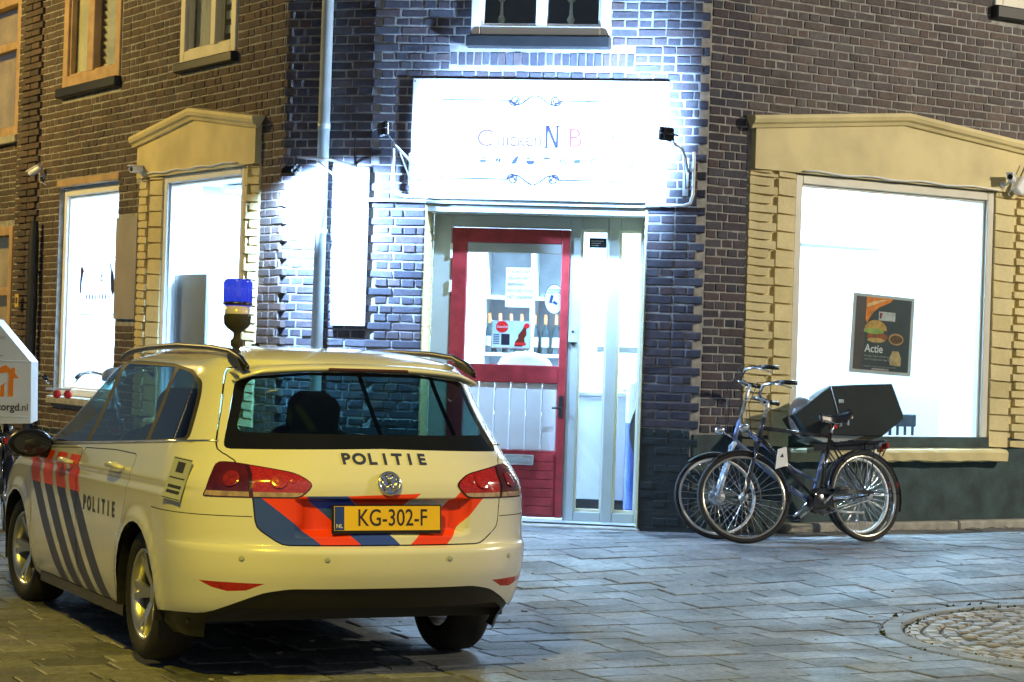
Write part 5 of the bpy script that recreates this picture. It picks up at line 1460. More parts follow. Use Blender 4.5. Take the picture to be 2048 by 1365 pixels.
# wheels
def wheel(parent, x, s, steer=0):
    T = Tr(x, s * .765, .316) @ Rz(steer) @ (Rx(-PI / 2) if s > 0 else Rx(PI / 2))         # local z = outward
    w_ = bpy.data.objects.new('wheel', None); COL.objects.link(w_); w_.parent = parent; w_.matrix_local = T
    mb = MB(); mb.lathe([(.215, -.09), (.255, -.105), (.297, -.10), (.313, -.075), (.3165, -.03), (.3165, .03), (.313, .075), (.297, .098), (.255, .107), (.222, .094), (.215, .085)], 48)
    for r in (-.045, 0, .045): pass
    mb.build('tyre', 'rubber', w_)
    mb = MB(); mb.lathe([(.221, .090), (.216, .094), (.205, .088), (.196, .05), (.19, -.08)], 40); mb.lathe([(0, .048), (.035, .052), (.05, .045), (.06, .02)], 20)
    for k in range(5):
        for d in (-.16, .16):
            a = 2 * PI * k / 5 + d; b = 2 * PI * k / 5 + d * .55
            ca, sa, cb, sb = math.cos(b), math.sin(b), math.cos(a), math.sin(a)
            wd, wo = .018, .014
            vs = []
            for (r, c, s_, z, w2) in ((.045, ca, sa, .045, wd), (.12, (ca + cb) / 2, (sa + sb) / 2, .066, wd * .9), (.205, cb, sb, .080, wo)):
                t = Vector((-s_, c, 0)); cpt = Vector((r * c, r * s_, z))
                vs += [cpt - t * w2, cpt + t * w2, cpt + t * w2 - Vector((0, 0, .03)), cpt - t * w2 - Vector((0, 0, .03))]
            mb.add(vs, [(0, 1, 5, 4), (4, 5, 9, 8), (1, 2, 6, 5), (5, 6, 10, 9), (3, 0, 4, 7), (7, 4, 8, 11)])
    mb.build('rim', 'alloy', w_)
    mb = MB(); mb.lathe([(.0, .0), (.14, .0), (.14, -.01)], 24); mb.build('brake_disc', 'galv', w_)
for x, s, st_ in ((1.047, 1, 0), (1.047, -1, 0), (3.682, 1, R(6)), (3.682, -1, R(6))): wheel(car, x, s, st_)
# tailgate details
def on_rear(y, z, off=.002):
    p = p_rear(y, z); n = nrm(p, z); P = body(p, z) + n * off
    xa = Vector((0, -1, 0)); xa = (xa - n * xa.dot(n)).normalized(); return axes(xa, n.cross(xa), n, P)
for i, ch_ in enumerate('POLITIE'): text('lettering', ch_, .082, 'navy', car, on_rear(.185 - i * .0625, 1.012, .0025), bold=.003)
bd_ = bpy.data.objects.new('badge', None); COL.objects.link(bd_); bd_.parent = car; bd_.matrix_local = on_rear(-.005, .905, .001)
mb = MB(); mb.lathe([(.044, .004), (.046, .012), (.054, .014), (.058, .006), (.058, .0)], 32); mb.lathe([(0, .003), (.046, .003)], 24); mb.build('badge_ring', 'chrome', bd_)
mb = MB()
def stroke(pts, w_=.0052): 
    for a, b in zip(pts, pts[1:]): mb.tube([(a[0], a[1], .009), (b[0], b[1], .009)], w_, 6)
stroke([(-.018, .042), (.0, .006), (.018, .042)]); stroke([(-.040, .024), (-.020, -.036), (.0, .004), (.020, -.036), (.040, .024)])
mb.build('badge_letters', 'chrome', bd_)
for y in (.66, .30, -.30, -.66):
    mb = MB(); mb.lathe([(.011, .0), (.011, .0025), (.009, .003), (0, .003)], 14); mb.lathe([(.0135, -.001), (.0135, .001), (.0115, .001)], 14); mb.build('parking_sensor', 'frame_grey', car, on_rear(y, .565, .001))
lp = bpy.data.objects.new('licence_plate', None); COL.objects.link(lp); lp.parent = car; lp.matrix_local = axes((0, -1, 0), (.08, 0, 1), (-1, 0, .08), (.066, 0, .742))
mb = MB(); mb.box(-.27, .27, -.066, .066, 0, .012, ch=.005); mb.build('plate_holder', 'black', lp)
MB().box(-.260, .260, -.050, .060, .012, .0145).build('plate', mat('plate_yellow', (.82, .52, .02), .4, var=.03), lp)
MB().box(-.258, -.212, -.048, .058, .0145, .0152).build('blue_band', mat('eu_blue', (.02, .05, .35), .4), lp)
text('lettering', 'NL', .026, 'white', lp, Tr(-.235, -.030, .0155))
text('lettering', 'KG-302-F', .108, 'ink', lp, Tr(.024, .004, .015), sx=.80, bold=.0005)
# spoiler lip over the rear glass with the third brake light
mb = MB(); vs = []; N = 24; prof = 7
for i in range(N + 1):
    y = -.60 + 1.20 * i / N; e = abs(y) / .60
    zt = 1.440 - .034 * e**2.4 - .022 * max(0, e - .85) / .15; xb = .345 + .10 * e**3
    for (dx, dz) in ((.16, .016), (.06, .008), (.0, -.004), (-.008, -.014), (.004, -.024), (.05, -.030), (.12, -.022)): vs.append((xb + dx, y, zt + dz))
mb.smooth = True
mb.add(vs, [(i * prof + q, i * prof + q + 1, (i + 1) * prof + q + 1, (i + 1) * prof + q) for i in range(N) for q in range(prof - 1)]); sp = mb.build('spoiler', 'paint', car)
mb = MB(); mb.box(.334, .36, -.20, .20, 1.414, 1.428, ch=.003); mb.build('brake_light', 'lamp_dark', car)
# wiper boss, handles, sticker, side lettering
def side_T(x, z, s=1, off=.002):
    p = p_side(x, z, s); n = nrm(p, z); P = body(p, z) + n * off
    xa = Vector((-s, 0, 0)); xa = (xa - n * xa.dot(n)).normalized(); return axes(xa, n.cross(xa), n, P)
for c, o in doors:
    s = 1 if c.x > 0 else -1
    xh = 1.46 if abs(c.x / PS) < .5 and False else None
for s in (1, -1):
    for xh, zh in ((1.48, .905), (2.50, .885)):
        near_ = min(doors, key=lambda d: abs(d[0].x - p_side(xh + .3, zh, s) * PS))[1]
        mb = MB(); mb.smooth = True
        T = side_T(xh, zh, s)
        mb.tube([(-.10, 0, .0), (-.085, 0, .034), (-.03, .004, .042), (.06, .004, .042), (.10, 0, .03), (.11, 0, 0)], [.010, .014, .016, .016, .014, .010], 10, T=T); mb.build('handle', 'paint', near_)
for i, ch_ in enumerate('POLITIE'): text('lettering', ch_, .105, 'navy', car, side_T(2.07 - i * .098, .69, 1, .0025), bold=.003, sx=.95)
stk = bpy.data.objects.new('notice_sticker', None); COL.objects.link(stk); stk.parent = car; stk.matrix_local = side_T(.50, .90, 1, .002)
MB().box(-.085, .085, -.10, .10, 0, .001).build('sheet', 'frame_grey', stk)
mb = MB()
for a, b, c, d in ((-.07, .07, .0, .006), (-.035, .035, .03, .08), (-.06, .06, -.045, -.03), (-.06, .06, -.07, -.055), (-.08, .08, .092, .096), (-.08, .08, -.096, -.092)): mb.box(a, b, c, d, .001, .0018)
mb.build('print', 'ink', stk)
# chrome line under the side windows
for s in (1, -1):
    mb = MB(); mb.tube([body(p_side(x, z, s), z) + nrm(p_side(x, z, s), z) * .004 for x, z in [(.42 + i * .14, 1.078 - (.42 + i * .14 - .42) * .0435) for i in range(21)]], .006, 6); mb.build('sill_strip', 'chrome', car)
# mirrors
for s in (1, -1):
    mr_ = bpy.data.objects.new('wing_mirror', None); COL.objects.link(mr_); mr_.parent = car; mr_.matrix_local = Tr(3.02, s * .985, .965)
    mb = MB(); mb.ball((0, 0, 0), .13, 18, sc=(.55, .98, .62)); mb.tube([(.02, -s * .14, -.06), (0, -s * .06, -.05)], .03, 8); mb.build('housing', 'black', mr_)
    mb = MB(); mb.prism([(a, b) for a, b in disc(0, 0, .105, .062, 20)], 0, .003, T=Tr(-.066, 0, 0) @ Rz(-PI / 2)); mb.build('glass', 'black_glass', mr_)
# roof rails, aerial
for s in (1, -1):
    RZ = [(.40, 1.420), (.50, 1.462), (.66, 1.494), (.95, 1.512), (1.5, 1.524), (2.05, 1.515), (2.40, 1.498), (2.56, 1.478), (2.66, 1.452)]
    pts = []
    for i in range(len(RZ) - 1):
        for k in range(4):
            t = k / 4; x = RZ[i][0] + (RZ[i + 1][0] - RZ[i][0]) * t; z = RZ[i][1] + (RZ[i + 1][1] - RZ[i][1]) * t
            pts.append((x, s * (.585 - .012 * abs(x - 1.4)), z))
    pts.append((RZ[-1][0], s * .57, RZ[-1][1]))
    mb = MB(); mb.tube(pts, [.009 + .006 * min(1, i / 5, (len(pts) - 1 - i) / 5) for i in range(len(pts))], 8)
    mb.add([(.42, s * .572, 1.40), (.66, s * .572, 1.46), (.66, s * .572, 1.49), (.50, s * .572, 1.462), (.42, s * .592, 1.40), (.66, s * .592, 1.46), (.66, s * .592, 1.49), (.50, s * .592, 1.462)], [(0, 1, 2, 3), (7, 6, 5, 4), (0, 4, 5, 1), (1, 5, 6, 2), (2, 6, 7, 3), (3, 7, 4, 0)])
    mb.build('roof_rail', 'black', car)
ant = bpy.data.objects.new('aerial', None); COL.objects.link(ant); ant.parent = car; ant.matrix_local = Tr(1.0, -.02, 1.492)
mb = MB(); mb.ball((0, 0, 0), .045, 14, sc=(1.2, .8, .55)); mb.tube([(0, 0, .01), (-.03, 0, .075)], [.012, .003], 8); mb.build('base', 'black', ant)
mb = MB(); mb.prism([(-.06, 0), (.07, 0), (.03, .075), (.015, .075)], -.02, .02, T=Tr(2.25, -.08, 1.48)); mb.build('shark_fin', 'black', car)
mb = MB(); mb.ball((0, 0, 0), .045, 14, sc=(1, 1, 1)); mb.build('sensor_dome', 'black', car, Tr(2.10, .25, 1.49))
# blue beacon on its pole
bc = bpy.data.objects.new('beacon', None); COL.objects.link(bc); bc.parent = car; bc.matrix_local = Tr(.81, .50, 1.425); bc['label'] = 'blue emergency beacon on a short black pole'
mb = MB(); mb.lathe([(0, 0), (.055, 0), (.05, .02), (.022, .035), (.018, .09), (.030, .10), (.030, .125), (.018, .135), (.018, .16), (.05, .185), (.062, .20), (.066, .24), (.062, .25), (0, .25)], 20); mb.build('pole', 'rubber', bc)
mb = MB(); mb.lathe([(.060, .25), (.062, .29), (0, .29)], 20); mb.build('clear_collar', mat('collar', (.55, .50, .60), .2, coat=1), bc)
M['beacon_blue'] = mat('beacon_blue', (.012, .03, .55), .12, var=.3, scale=25, coat=1.0)
mb = MB(); mb.lathe([(.064, .29), (.066, .30), (.066, .405), (.064, .414), (.058, .418), (0, .418)], 24); bl = mb.build('blue_dome', 'beacon_blue', bc)
for k in range(12): mr2 = MB(); mr2.tube([(.067 * math.cos(k * PI / 6), .067 * math.sin(k * PI / 6), .295), (.067 * math.cos(k * PI / 6), .067 * math.sin(k * PI / 6), .405)], .004, 5); mr2.build('rib', 'beacon_blue', bc)
mb = MB(); mb.lathe([(.066, .292), (.0705, .295), (.0705, .306), (.066, .309)], 24); mb.build('trim_ring', 'black', bc)
bl.data.materials[0] = M['beacon_blue']
bn = M['beacon_blue'].node_tree.nodes['Principled BSDF']; bn.inputs['Emission Color'].default_value = (.03, .06, 1, 1); bn.inputs['Emission Strength'].default_value = .22
# cabin
M['seat'] = mat('seat', (.022, .025, .028), .85, var=.25, scale=12)
M['dash'] = mat('dash', (.03, .03, .032), .6)
mb = MB(); mb.box(.5, 3.6, -.80, .80, .24, .30); mb.box(.32, 1.05, -.70, .70, .30, .62); mb.build('cabin_floor', 'dash', car)
def slab_r(mb, prof, d0, d1, T):
    mb.prism(prof, d0, d1, T)
def seat(x, y, w_, top=.86, heads=((0, .15, .16),)):
    st_ = bpy.data.objects.new('seat', None); COL.objects.link(st_); st_.parent = car; st_.matrix_local = Tr(x, y, .30)
    mb = MB(); mb.box(-.05, .48, -w_, w_, .05, .26, ch=.05); mb.build('cushion', 'seat', st_)
    T = Ry(R(-14)); B_ = T @ Rz(PI / 2)
    mb = MB(); mb.prism(rnd([(-w_, .15), (w_, .15), (w_, top - .12), (w_ * .72, top), (-w_ * .72, top), (-w_, top - .12)], .08, 4), -.06, .07, B_); mb.build('backrest', 'seat', st_)
    for yy, hw, hh in heads:
        mb = MB(); mb.prism([(yy + p, top + q) for p, q in rnd([(-hw, -.03), (hw, -.03), (hw * .96, hh * .75), (hw * .6, hh), (-hw * .6, hh), (-hw * .96, hh * .75)], .06, 4)], -.055, .045, B_); mb.build('headrest', 'seat', st_)
seat(2.32, .37, .27, .82, ((0, .14, .20),)); seat(2.32, -.37, .27, .82, ((0, .14, .20),)); seat(1.28, 0, .62, .70, ((.36, .13, .10), (-.36, .13, .10)))
mb = MB(); mb.box(2.95, 3.45, -.72, .72, .70, .96, ch=.06); mb.build('dashboard', 'dash', car)
mb = MB()
T = Tr(2.80, .37, .90) @ Ry(R(-65)); mb.lathe([(.17 + .014 * math.cos(a * PI / 4), .014 * math.sin(a * PI / 4)) for a in range(8)], 24, T=T, closed=True); mb.tube([(-.16, 0, 0), (.16, 0, 0)], .012, 6, T=T); mb.tube([T @ Vector((0, 0, 0)), (3.05, .37, .80)], .03, 8); mb.build('steering_wheel', 'black', car)
mb = MB(); mb.box(.40, .44, -.60, .60, 1.0, 1.03); mb.box(.42, .75, -.60, .60, .985, 1.0); mb.build('parcel_cover', 'dash', car)
mb = MB(); mb.box(2.55, 2.58, -.10, .10, 1.27, 1.33, ch=.01); mb.build('inner_mirror', 'black', car)
# ------------------------------------------------------------------ bicycles
M['bike_black'] = mat('bike_black', (.012, .012, .016), .18, var=.1, coat=.8)
M['bike_silver'] = mat('bike_silver', (.62, .66, .72), .25, metal=.3, var=.05)
M['bike_blue'] = mat('bike_blue', (.17, .23, .42), .22, var=.1, coat=.8)
M['rim_white'] = mat('rim_white', (.72, .76, .80), .25, var=.05)
M['rim_steel'] = mat('rim_steel', (.50, .48, .42), .22, metal=.9, var=.05)
M['saddle_brown'] = mat('saddle_brown', (.10, .055, .03), .4, var=.2)
M['mud_grey'] = mat('mud_grey', (.14, .16, .14), .3, var=.1, coat=.5)
def bicycle(label, T, fr_m='bike_black', rim='rim_steel', r=.345, wb=1.14, lean=0.0, steer=0.0, men=True, saddle='saddle_brown', fork_m=None, susp=False, fender='bike_black', rack=True, gear=None, group='parked bicycles', sad_h=.98, bar_h=1.13, tyre_w=.0185):
    root = thing('bicycle', label, 'bicycle', T @ Rx(lean), group)
    fork_m = fork_m or fr_m
    def E(name, parent, Tm):
        o = bpy.data.objects.new(name, None); COL.objects.link(o); o.parent = parent; o.matrix_local = Tm; return o
    def mkwheel(parent, Tm, front):
        w_ = E('wheel', parent, Tm @ Rx(PI / 2))
        a = tyre_w
        mb = MB(); mb.lathe([(r - a + a * math.cos(k * PI / 5), a * math.sin(k * PI / 5)) for k in range(10)], 56, closed=True); mb.build('tyre', 'rubber', w_)
        mb = MB(); ri = r - 2 * a
        mb.lathe([(ri + .004, -.013), (ri + .004, .013), (ri - .016, .010), (ri - .016, -.010)], 56, closed=True); mb.build('rim', rim, w_)
        mb = MB(); N = 32
        for k in range(N):
            an = 2 * PI * k / N; an2 = an + (.45 if k % 4 < 2 else -.45); z = .03 if k % 2 else -.03
            mb.tube([(.022 * math.cos(an2), .022 * math.sin(an2), z), ((ri - .012) * math.cos(an), (ri - .012) * math.sin(an), 0)], .0017, 4, caps=False)
        mb.build('spokes', 'chrome', w_, kind='stuff')
        mb = MB(); mb.lathe([(.0, -.055), (.012, -.055), (.012, -.036), (.03, -.034), (.03, -.028), (.016, -.02), (.016, .02), (.03, .028), (.03, .034), (.012, .036), (.012, .055), (0, .055)], 16)
        if front and susp: mb.lathe([(0, -.028), (.062, -.024), (.062, .010), (0, .016)], 24)
        mb.build('hub', 'galv', w_)
        return w_
    # local frame: front wheel contact at the origin, x towards the rear, z up
    fh, rh = Vector((0, 0, r)), Vector((wb, 0, r))
    bb = Vector((wb - .46, 0, r - .055)); seat_top = Vector((wb - .30 + .0, 0, .82 if men else .74))
    ang = R(22); ax = Vector((math.sin(ang), 0, math.cos(ang)))            # steering axis, leaning back
    crown = Vector((.17, 0, r * 2 + .06)); hb = crown + ax * .04; ht = crown + ax * .20
    mb = MB()
    mb.tube([hb, ht], .019, 10)
    if men:
        mb.tube([crown + ax * .12, seat_top], .0145, 10); mb.tube([hb + ax * .01, bb], .017, 10)
    else:
        mid = (hb + bb) / 2 + Vector((.10, 0, -.10)); mb.tube([hb, mid, bb], .022, 10); mb.tube([ht - ax * .03, mid + Vector((.1, 0, .12)), bb + (seat_top - bb) * .35], .013, 10)
    mb.tube([bb, seat_top + (seat_top - bb).normalized() * .03], .0155, 10)
    for s in (-1, 1):
        mb.tube([bb + Vector((0, s * .03, 0)), rh + Vector((0, s * .055, 0))], .009, 8)
        mb.tube([seat_top + Vector((0, s * .014, -.03)), rh + Vector((0, s * .055, 0))], .007, 8)
    mb.tube([bb + Vector((0, -.04, 0)), bb + Vector((0, .04, 0))], .024, 12)
    mb.build('frame', fr_m, root)
    mkwheel(root, Tr(*rh), False)
    # steering assembly turns about the head axis
    St = E('fork_assembly', root, Tr(*crown) @ Matrix.Rotation(steer, 4, ax) @ Tr(*(-crown)))
    mb = MB()
    for s in (-1, 1):
        if susp:
            mb.tube([crown + Vector((0, s * .055, 0)), crown + (fh - crown) * .45 + Vector((0, s * .055, 0))], .0125, 10); mb.tube([crown + (fh - crown) * .40 + Vector((0, s * .055, 0)), fh + Vector((0, s * .05, 0))], .018, 10)
        else:
            k = fh + Vector((.06, s * .05, .14)); mb.tube([crown + Vector((0, s * .04, 0)), crown + (k - crown) * .5 + Vector((0, s * .0, 0)), k, fh + Vector((.012, s * .055, .03)), fh + Vector((0, s * .055, 0))], [.013, .012, .011, .009, .009], 10)
    mb.tube([crown + Vector((0, -.06, .0)), crown + Vector((0, .06, 0))], .02, 8)
    mb.build('fork', fork_m, St)
    mkw = mkwheel(St, Tr(*fh), True)
    # stem and swept handlebar
    stp = ht + ax * .14 * (bar_h / 1.13); mb = MB(); mb.tube([ht, stp, stp + Vector((-.05, 0, .035))], .0125, 10)
    c0 = stp + Vector((-.05, 0, .035))
    def barpt(s): return [c0, c0 + Vector((-.03, s * .06, .015)), c0 + Vector((-.02, s * .17, .05)), c0 + Vector((.07, s * .26, .045)), c0 + Vector((.20, s * .29, .02))]
    for s in (-1, 1): mb.tube(barpt(s), .0115, 10)
    mb.build('handlebar', 'chrome', St)
    for s in (-1, 1):
        p = barpt(s); mb = MB(); mb.tube([p[3] + (p[4] - p[3]) * .15, p[4] + (p[4] - p[3]) * .10], .017, 10); mb.build('grip', 'black', St)
        mb = MB(); mb.tube([p[3] + Vector((-.02, -s * .01, -.01)), p[3] + Vector((.03, s * .02, -.035)), p[4] + Vector((-.04, s * .02, -.045))], .006, 6); mb.build('brake_lever', 'chrome', St)
        mb = MB(); q = p[3]; mb.tube([q + Vector((-.02, 0, 0)), q + Vector((-.14, -s * .05, .02)), c0 + Vector((-.12, s * .05, -.06)), crown + Vector((-.05, s * .03, .05))], .003, 6); mb.build('brake_cable', 'black', St)
    mb = MB(); mb.ball((0, 0, 0), .04, 12, sc=(1.1, .9, .9)); mb.build('headlight', 'chrome', St, Tr(*(crown + Vector((-.09, 0, .12)))))
    mb = MB(); mb.tube([crown + Vector((0, 0, .06)), crown + Vector((-.07, 0, .11))], .006, 6); mb.build('headlight_bracket', 'galv', St)
    # mudguards
    def guard(c, a0, a1, parent, nm='mudguard'):
        mb = MB(); N = 18; vs = []; rr_ = r + .016; mb.smooth = True
        for i in range(N + 1):
            a = a0 + (a1 - a0) * i / N
            for k in (-1, -.5, 0, .5, 1): vs.append((c.x + (rr_ - .012 * k * k) * math.cos(a), .027 * k, c.z + (rr_ - .012 * k * k) * math.sin(a)))
        fs = [(i * 5 + q, i * 5 + q + 1, (i + 1) * 5 + q + 1, (i + 1) * 5 + q) for i in range(N) for q in range(4)]
        mb.add(vs, fs); return mb.build(nm, fender, parent)
    if fender:
        guard(fh, R(-10), R(125), St); guard(rh, R(-20), R(165), root)
        for s in (-1, 1):
            mb = MB(); mb.tube([rh + Vector((0, s * .05, 0)), rh + Vector((r * .98, s * .03, .02))], .003, 5); mb.build('stay', 'chrome', root)
    # saddle
    sd_ = E('saddle', root, Tr(seat_top.x + .06, 0, sad_h))
    mb = MB(); N = 14; vs = []; mb.smooth = True
    for i in range(N + 1):
        t = i / N; x = -.15 + .28 * t; wdt = .018 + .075 * sst(.35, .85, t); zt = .03 * (2 * t - .8) ** 2
        if t > .97: wdt *= .8
        for k in range(9):
            a = PI * k / 8; vs.append((x, wdt * math.cos(a), zt + (.028 + .012 * t) * math.sin(a) - (.03 if k in (0, 8) else 0)))
    mb.add(vs, [(i * 9 + q, i * 9 + q + 1, (i + 1) * 9 + q + 1, (i + 1) * 9 + q) for i in range(N) for q in range(8)] + [tuple(range(9))[::-1], tuple(range(N * 9, N * 9 + 9))]); mb.build('cover', saddle, sd_)
    mb = MB(); 
    for s in (-1, 1): mb.tube([(-.12, s * .02, -.01), (.0, s * .02, -.035), (.10, s * .035, -.02)], .005, 6); 
    for s in (-1, 1): mb.lathe([(.014, -.05), (.014, .0)], 8, T=Tr(.09, s * .045, 0))
    mb.build('springs', 'chrome', sd_)
    mb = MB(); mb.tube([seat_top, Vector((seat_top.x + .045, 0, sad_h - .03))], .0125, 10); mb.build('seat_post', 'chrome', root)
    # rack with rear lamp
    if rack:
        rz_ = 2 * r + .075; mb = MB()
        for s in (-1, 1): mb.tube([(wb - .16, s * .05, rz_), (wb + .20, s * .06, rz_), (wb + .235, s * .04, rz_)], .006, 6); mb.tube([(wb + .10, s * .06, rz_), rh + Vector((0, s * .06, 0))], .005, 6)
        for x in (-.14, -.02, .1, .22): mb.tube([(wb + x, -.055, rz_), (wb + x, .055, rz_)], .005, 6)
        mb.tube([(wb + .235, -.04, rz_), (wb + .235, .04, rz_)], .006, 6); mb.tube([(wb + .20, .05, rz_), (wb + .27, .05, rz_ + .02), (wb + .30, .05, rz_ - .05), (wb + .26, .05, rz_ - .11)], .006, 6); mb.build('rack', 'bike_black', root)
        mb = MB(); mb.box(wb + .24, wb + .27, -.035, .035, rz_ - .06, rz_ - .01, ch=.008); mb.build('rear_light', 'reflex', root)
    mb = MB(); mb.box(wb + r * .93, wb + r * .93 + .015, -.02, .02, r + .06, r + .11, ch=.004); mb.build('reflector', 'reflex', root)
    # drive train on the viewer's side (local -y)
    cr_ = E('crankset', root, Tr(*bb))
    mb = MB(); mb.lathe([(.0, .0), (.09, .0), (.093, .004), (.09, .006), (0, .006)], 28, T=Tr(0, -.05, 0) @ Rx(PI / 2)); mb.build('chainring', 'bike_black', cr_)
    a = R(38)
    for s in (-1, 1):
        e = Vector((math.cos(a) * .17 * -s, s * .07, math.sin(a) * .17 * -s))
        mb = MB(); mb.tube([(0, s * .06, 0), e], [.013, .010], 8); mb.build('crank_arm', 'chrome', cr_)
        mb = MB(); mb.box(e.x - .045, e.x + .045, e.y + s * .05 - .04, e.y + s * .05 + .04, e.z - .012, e.z + .012, ch=.004); mb.tube([e, e + Vector((0, s * .09, 0))], .006, 6); mb.build('pedal', 'black', cr_)
    mb = MB(); mb.prism([(bb.x - .07, r + .02), (bb.x - .02, r + .055), (bb.x + .06, r + .058), (wb + .02, r + .04), (wb + .05, r + .02), (wb + .02, r + .012), (bb.x + .06, r + .015)], -.066, -.05); mb.build('chain_guard', 'bike_black', root)
    mb = MB(); mb.tube([(bb.x, -.056, r + .035), (wb, -.056, r + .034)], .004, 5); mb.tube([(bb.x, -.056, r - .145), (wb, -.056, r - .034)], .004, 5); mb.lathe([(.0, .0), (.038, .0), (.038, .004), (0, .004)], 18, T=Tr(wb, -.054, r) @ Rx(PI / 2)); mb.build('chain', 'galv', root)
    mb = MB(); mb.tube([(bb.x + .06, -.05, r - .08), (bb.x + .10, -.12, r - .13), (bb.x + .32, -.14, r - .14)], [.009, .008, .011], 8); mb.build('kickstand', 'galv', root)
    return root, St, rh
GB = .155
# the dark city bike in front
T_A = Tr(1.8067, 15.758, GB) @ Rz(R(31))
bkA, StA, _ = bicycle('black city bicycle with a black saddle, nearer of the two by the large window', T_A, lean=R(-9), steer=R(-25), r=.355, wb=1.18, sad_h=.955, rim='rim_steel', saddle='black')
nt_ = thing('paper_tag', 'white paper tag hanging on the black bicycle front wheel', 'tag', T_A @ Tr(.26, -.05, .66))
mb = MB(); mb.prism([(-.05, -.09), (.07, -.06), (.05, .08), (-.03, .06)], -.002, 0); mb.build('sheet', 'white', nt_); mb = MB(); mb.prism([(-.01, .0), (.025, .0), (.015, .03)], -.0035, -.0022); mb.build('print', 'ink', nt_)
# the delivery bike behind it
pB = Vector((1.8067, 15.758, 0)) + Vector((math.cos(R(32)) * .02, math.sin(R(32)) * .02, 0)) + Vector((-math.sin(R(32)), math.cos(R(32)), 0)) * .36
T_Bk = Tr(pB.x, pB.y, GB) @ Rz(R(29))
bkB, StB, _ = bicycle('blue-grey delivery bicycle with pale rims and a suspension fork behind the black one', T_Bk, fr_m='bike_blue', rim='rim_white', r=.335, wb=1.36, lean=R(-8), steer=R(-22), men=False, saddle='saddle_brown', fork_m='bike_silver', susp=True, fender='mud_grey', sad_h=.90, bar_h=2.5)
M['box_green'] = mat('box_green', (.022, .032, .031), .45, var=.25, scale=3)
M['box_lid'] = mat('box_lid', (.030, .042, .040), .4, var=.2, scale=3)
bx = thing('delivery_box', 'large dark delivery box with a sloped front on the rear of the delivery bicycle', 'delivery box', T_Bk @ Rx(R(-8)) @ Tr(-.22, .0, -.15) @ Tr(1.47, 0, 0) @ Rz(R(-24)) @ Matrix.Diagonal((.86, 1, 1, 1)) @ Tr(-1.47, 0, 0))
SIDE = [(.96, 1.13), (1.30, 1.345), (1.88, 1.35), (1.98, 1.07), (1.76, .93), (1.06, .965)]
mb = MB()
ins = [(x + (1.47 - x) * .02, z + (1.13 - z) * .03) for x, z in SIDE]
n = len(SIDE)
vs = [(x, -.25, z) for x, z in ins] + [(x, -.235, z) for x, z in SIDE] + [(x, .235, z) for x, z in SIDE] + [(x, .25, z) for x, z in ins]
fs = [tuple(range(n)), tuple(range(3 * n, 4 * n))[::-1]] + [(a * n + (i + 1) % n, a * n + i, (a + 1) * n + i, (a + 1) * n + (i + 1) % n) for a in range(3) for i in range(n)]
mb.add(vs, fs); mb.build('body', 'box_green', bx)
mb = MB(); mb.tube([(1.305, -.252, 1.335), (1.38, -.253, 1.02)], .004, 6); mb.build('lid_seam', 'zinc', bx)
mb = MB(); mb.prism([(1.08, .95), (1.36, .955), (1.72, .96), (1.40, .90), (1.22, .90)], -.22, .22); mb.build('base_tray', 'zinc', bx)
for z_ in (1.20, 1.06): mb = MB(); mb.box(1.385 - (z_ - 1.06) * .12, 1.43 - (z_ - 1.06) * .12, -.262, -.25, z_, z_ + .03, ch=.004); mb.build('latch', 'zinc', bx)
mb = MB(); mb.box(1.28, 1.34, -.258, -.25, 1.0, 1.03, ch=.004); mb.build('reflector', 'cola_red', bx)
mb = MB(); mb.box(1.15, 1.75, -.12, .12, .84, .90); mb.build('carrier', 'bike_black', bx)
wp = thing('white_pod', 'white rounded delivery bag peeking out behind the dark delivery box', 'lid', T_Bk @ Rx(R(-8)) @ Tr(.965, .14, .97))  # white rounded shape, built as a delivery bag
mb = MB(); mb.ball((0, 0, 0), .17, 20, sc=(.75, .6, 1)); mb.build('shell', 'white_gloss', wp)
text('lettering', 'Th', .06, 'ink', wp, Tr(-.035, -.105, -.08) @ FACE)
# bicycles on the far side of the police car
T_D = Tr(-3.30, 14.95, .12) @ Rz(R(70))
bkD, _, _ = bicycle('parked bicycle with a grey saddle beyond the police car, in front of the narrow window', Tr(-3.10, 16.9, .15) @ Rz(R(-80)), fr_m='bike_black', rim='rim_steel', r=.34, wb=1.12, lean=R(4), saddle='zinc', fender='zinc', sad_h=1.10)
rl = thing('rear_lamp_pair', 'pair of round red lamps under the grey saddle', 'lights', Tr(-3.33, 15.60, 1.12))
mb = MB()
for x in (-.035, .045): mb.ball((x, 0, 0), .032, 14, sc=(1, .6, 1))
mb.build('red_lens', 'cola_red', rl)
mb = MB(); mb.box(-.12, .07, .0, .05, .03, .045); mb.build('bar', 'white', rl)
bkE, _, _ = bicycle('dark bicycle carrying the white delivery box at the left edge', Tr(-3.62, 15.2, .13) @ Rz(R(-75)), fr_m='bike_black', rim='rim_white', r=.34, wb=1.15, lean=R(3), saddle='black', fender='bike_black', sad_h=1.0)
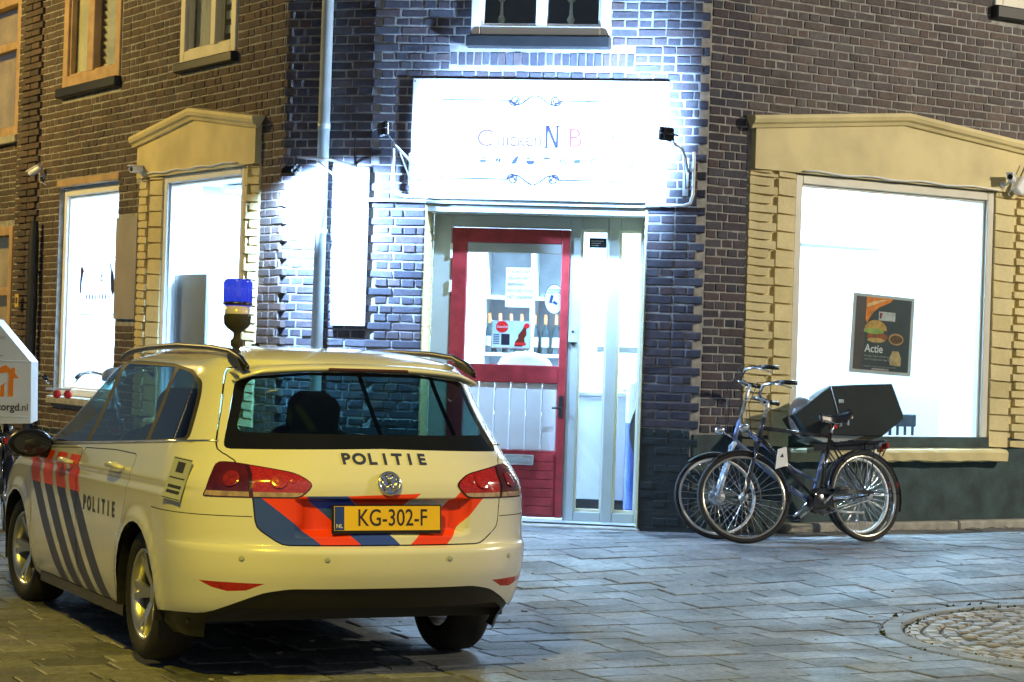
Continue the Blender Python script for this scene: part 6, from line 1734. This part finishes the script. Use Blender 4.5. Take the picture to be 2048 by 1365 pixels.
wb_ = thing('delivery_box', 'white delivery box with an orange house logo and web address at the left edge', 'delivery box', Tr(-3.48, 14.0, .93) @ Rz(R(8)))
OUT = [(-.62, .0), (.285, .03), (.275, .44), (.03, .72), (-.62, .72)]
M['box_white'] = mat('box_white', (.70, .74, .76), .4, var=.05, scale=3)
mb = MB(); mb.prism(OUT, 0, .55); mb.build('shell', 'box_white', wb_)
mb = MB(); mb.tube([(-.62, -.003, .43), (.276, -.003, .445)], .003, 5); mb.tube([(-.62, -.003, .05), (.27, -.003, .075)], .0025, 5); mb.build('seam', 'zinc', wb_)
M['logo_orange'] = mat('logo_orange', (.90, .24, .01), .4, var=.03) 
mb = MB()
hp = []
hx, hz = 0, 0
hp.append([(hx - .13, hz), (hx - .06, hz), (hx - .06, hz + .12), (hx - .075, hz + .14), (hx - .075, hz + .20), (hx + .02, hz + .22), (hx + .035, hz + .20), (hx + .035, hz), (hx + .08, hz), (hx + .08, hz + .17), (hx + .125, hz + .17), (hx + .09, hz + .215), (hx + .09, hz + .26), (hx + .055, hz + .26), (hx + .055, hz + .245), (hx + .01, hz + .285), (hx - .03, hz + .27), (hx - .135, hz + .165)])
hp.append([(hx - .04, hz), (hx + .005, hz), (hx - .0, hz + .10), (hx + .02, hz + .13), (hx - .03, hz + .10)])
for q_ in hp: mb.prism([(.105 + x_ * .74, .205 + z_ * .74) for x_, z_ in q_], -.0025, 0)
mb.build('house_logo', 'logo_orange', wb_)
text('lettering', 'thuisbezorgd', .070, 'ink', wb_, Tr(.208, -.0015, .135) @ FACE, 'RIGHT', sx=.92, bold=.0012); text('lettering', '.nl', .070, 'ink', wb_, Tr(.208, -.0015, .135) @ FACE, 'LEFT', sx=.9)
text('lettering', 'Bestel je eten bij:', .032, 'print_grey', wb_, Tr(.105, -.0015, .60) @ FACE, 'RIGHT'); text('lettering', 'restaurants', .042, 'ink', wb_, Tr(.06, -.0015, .535) @ FACE, 'RIGHT')
MB().box(-.40, .09, -.0025, 0, .475, .478).build('rule', 'ink', wb_)
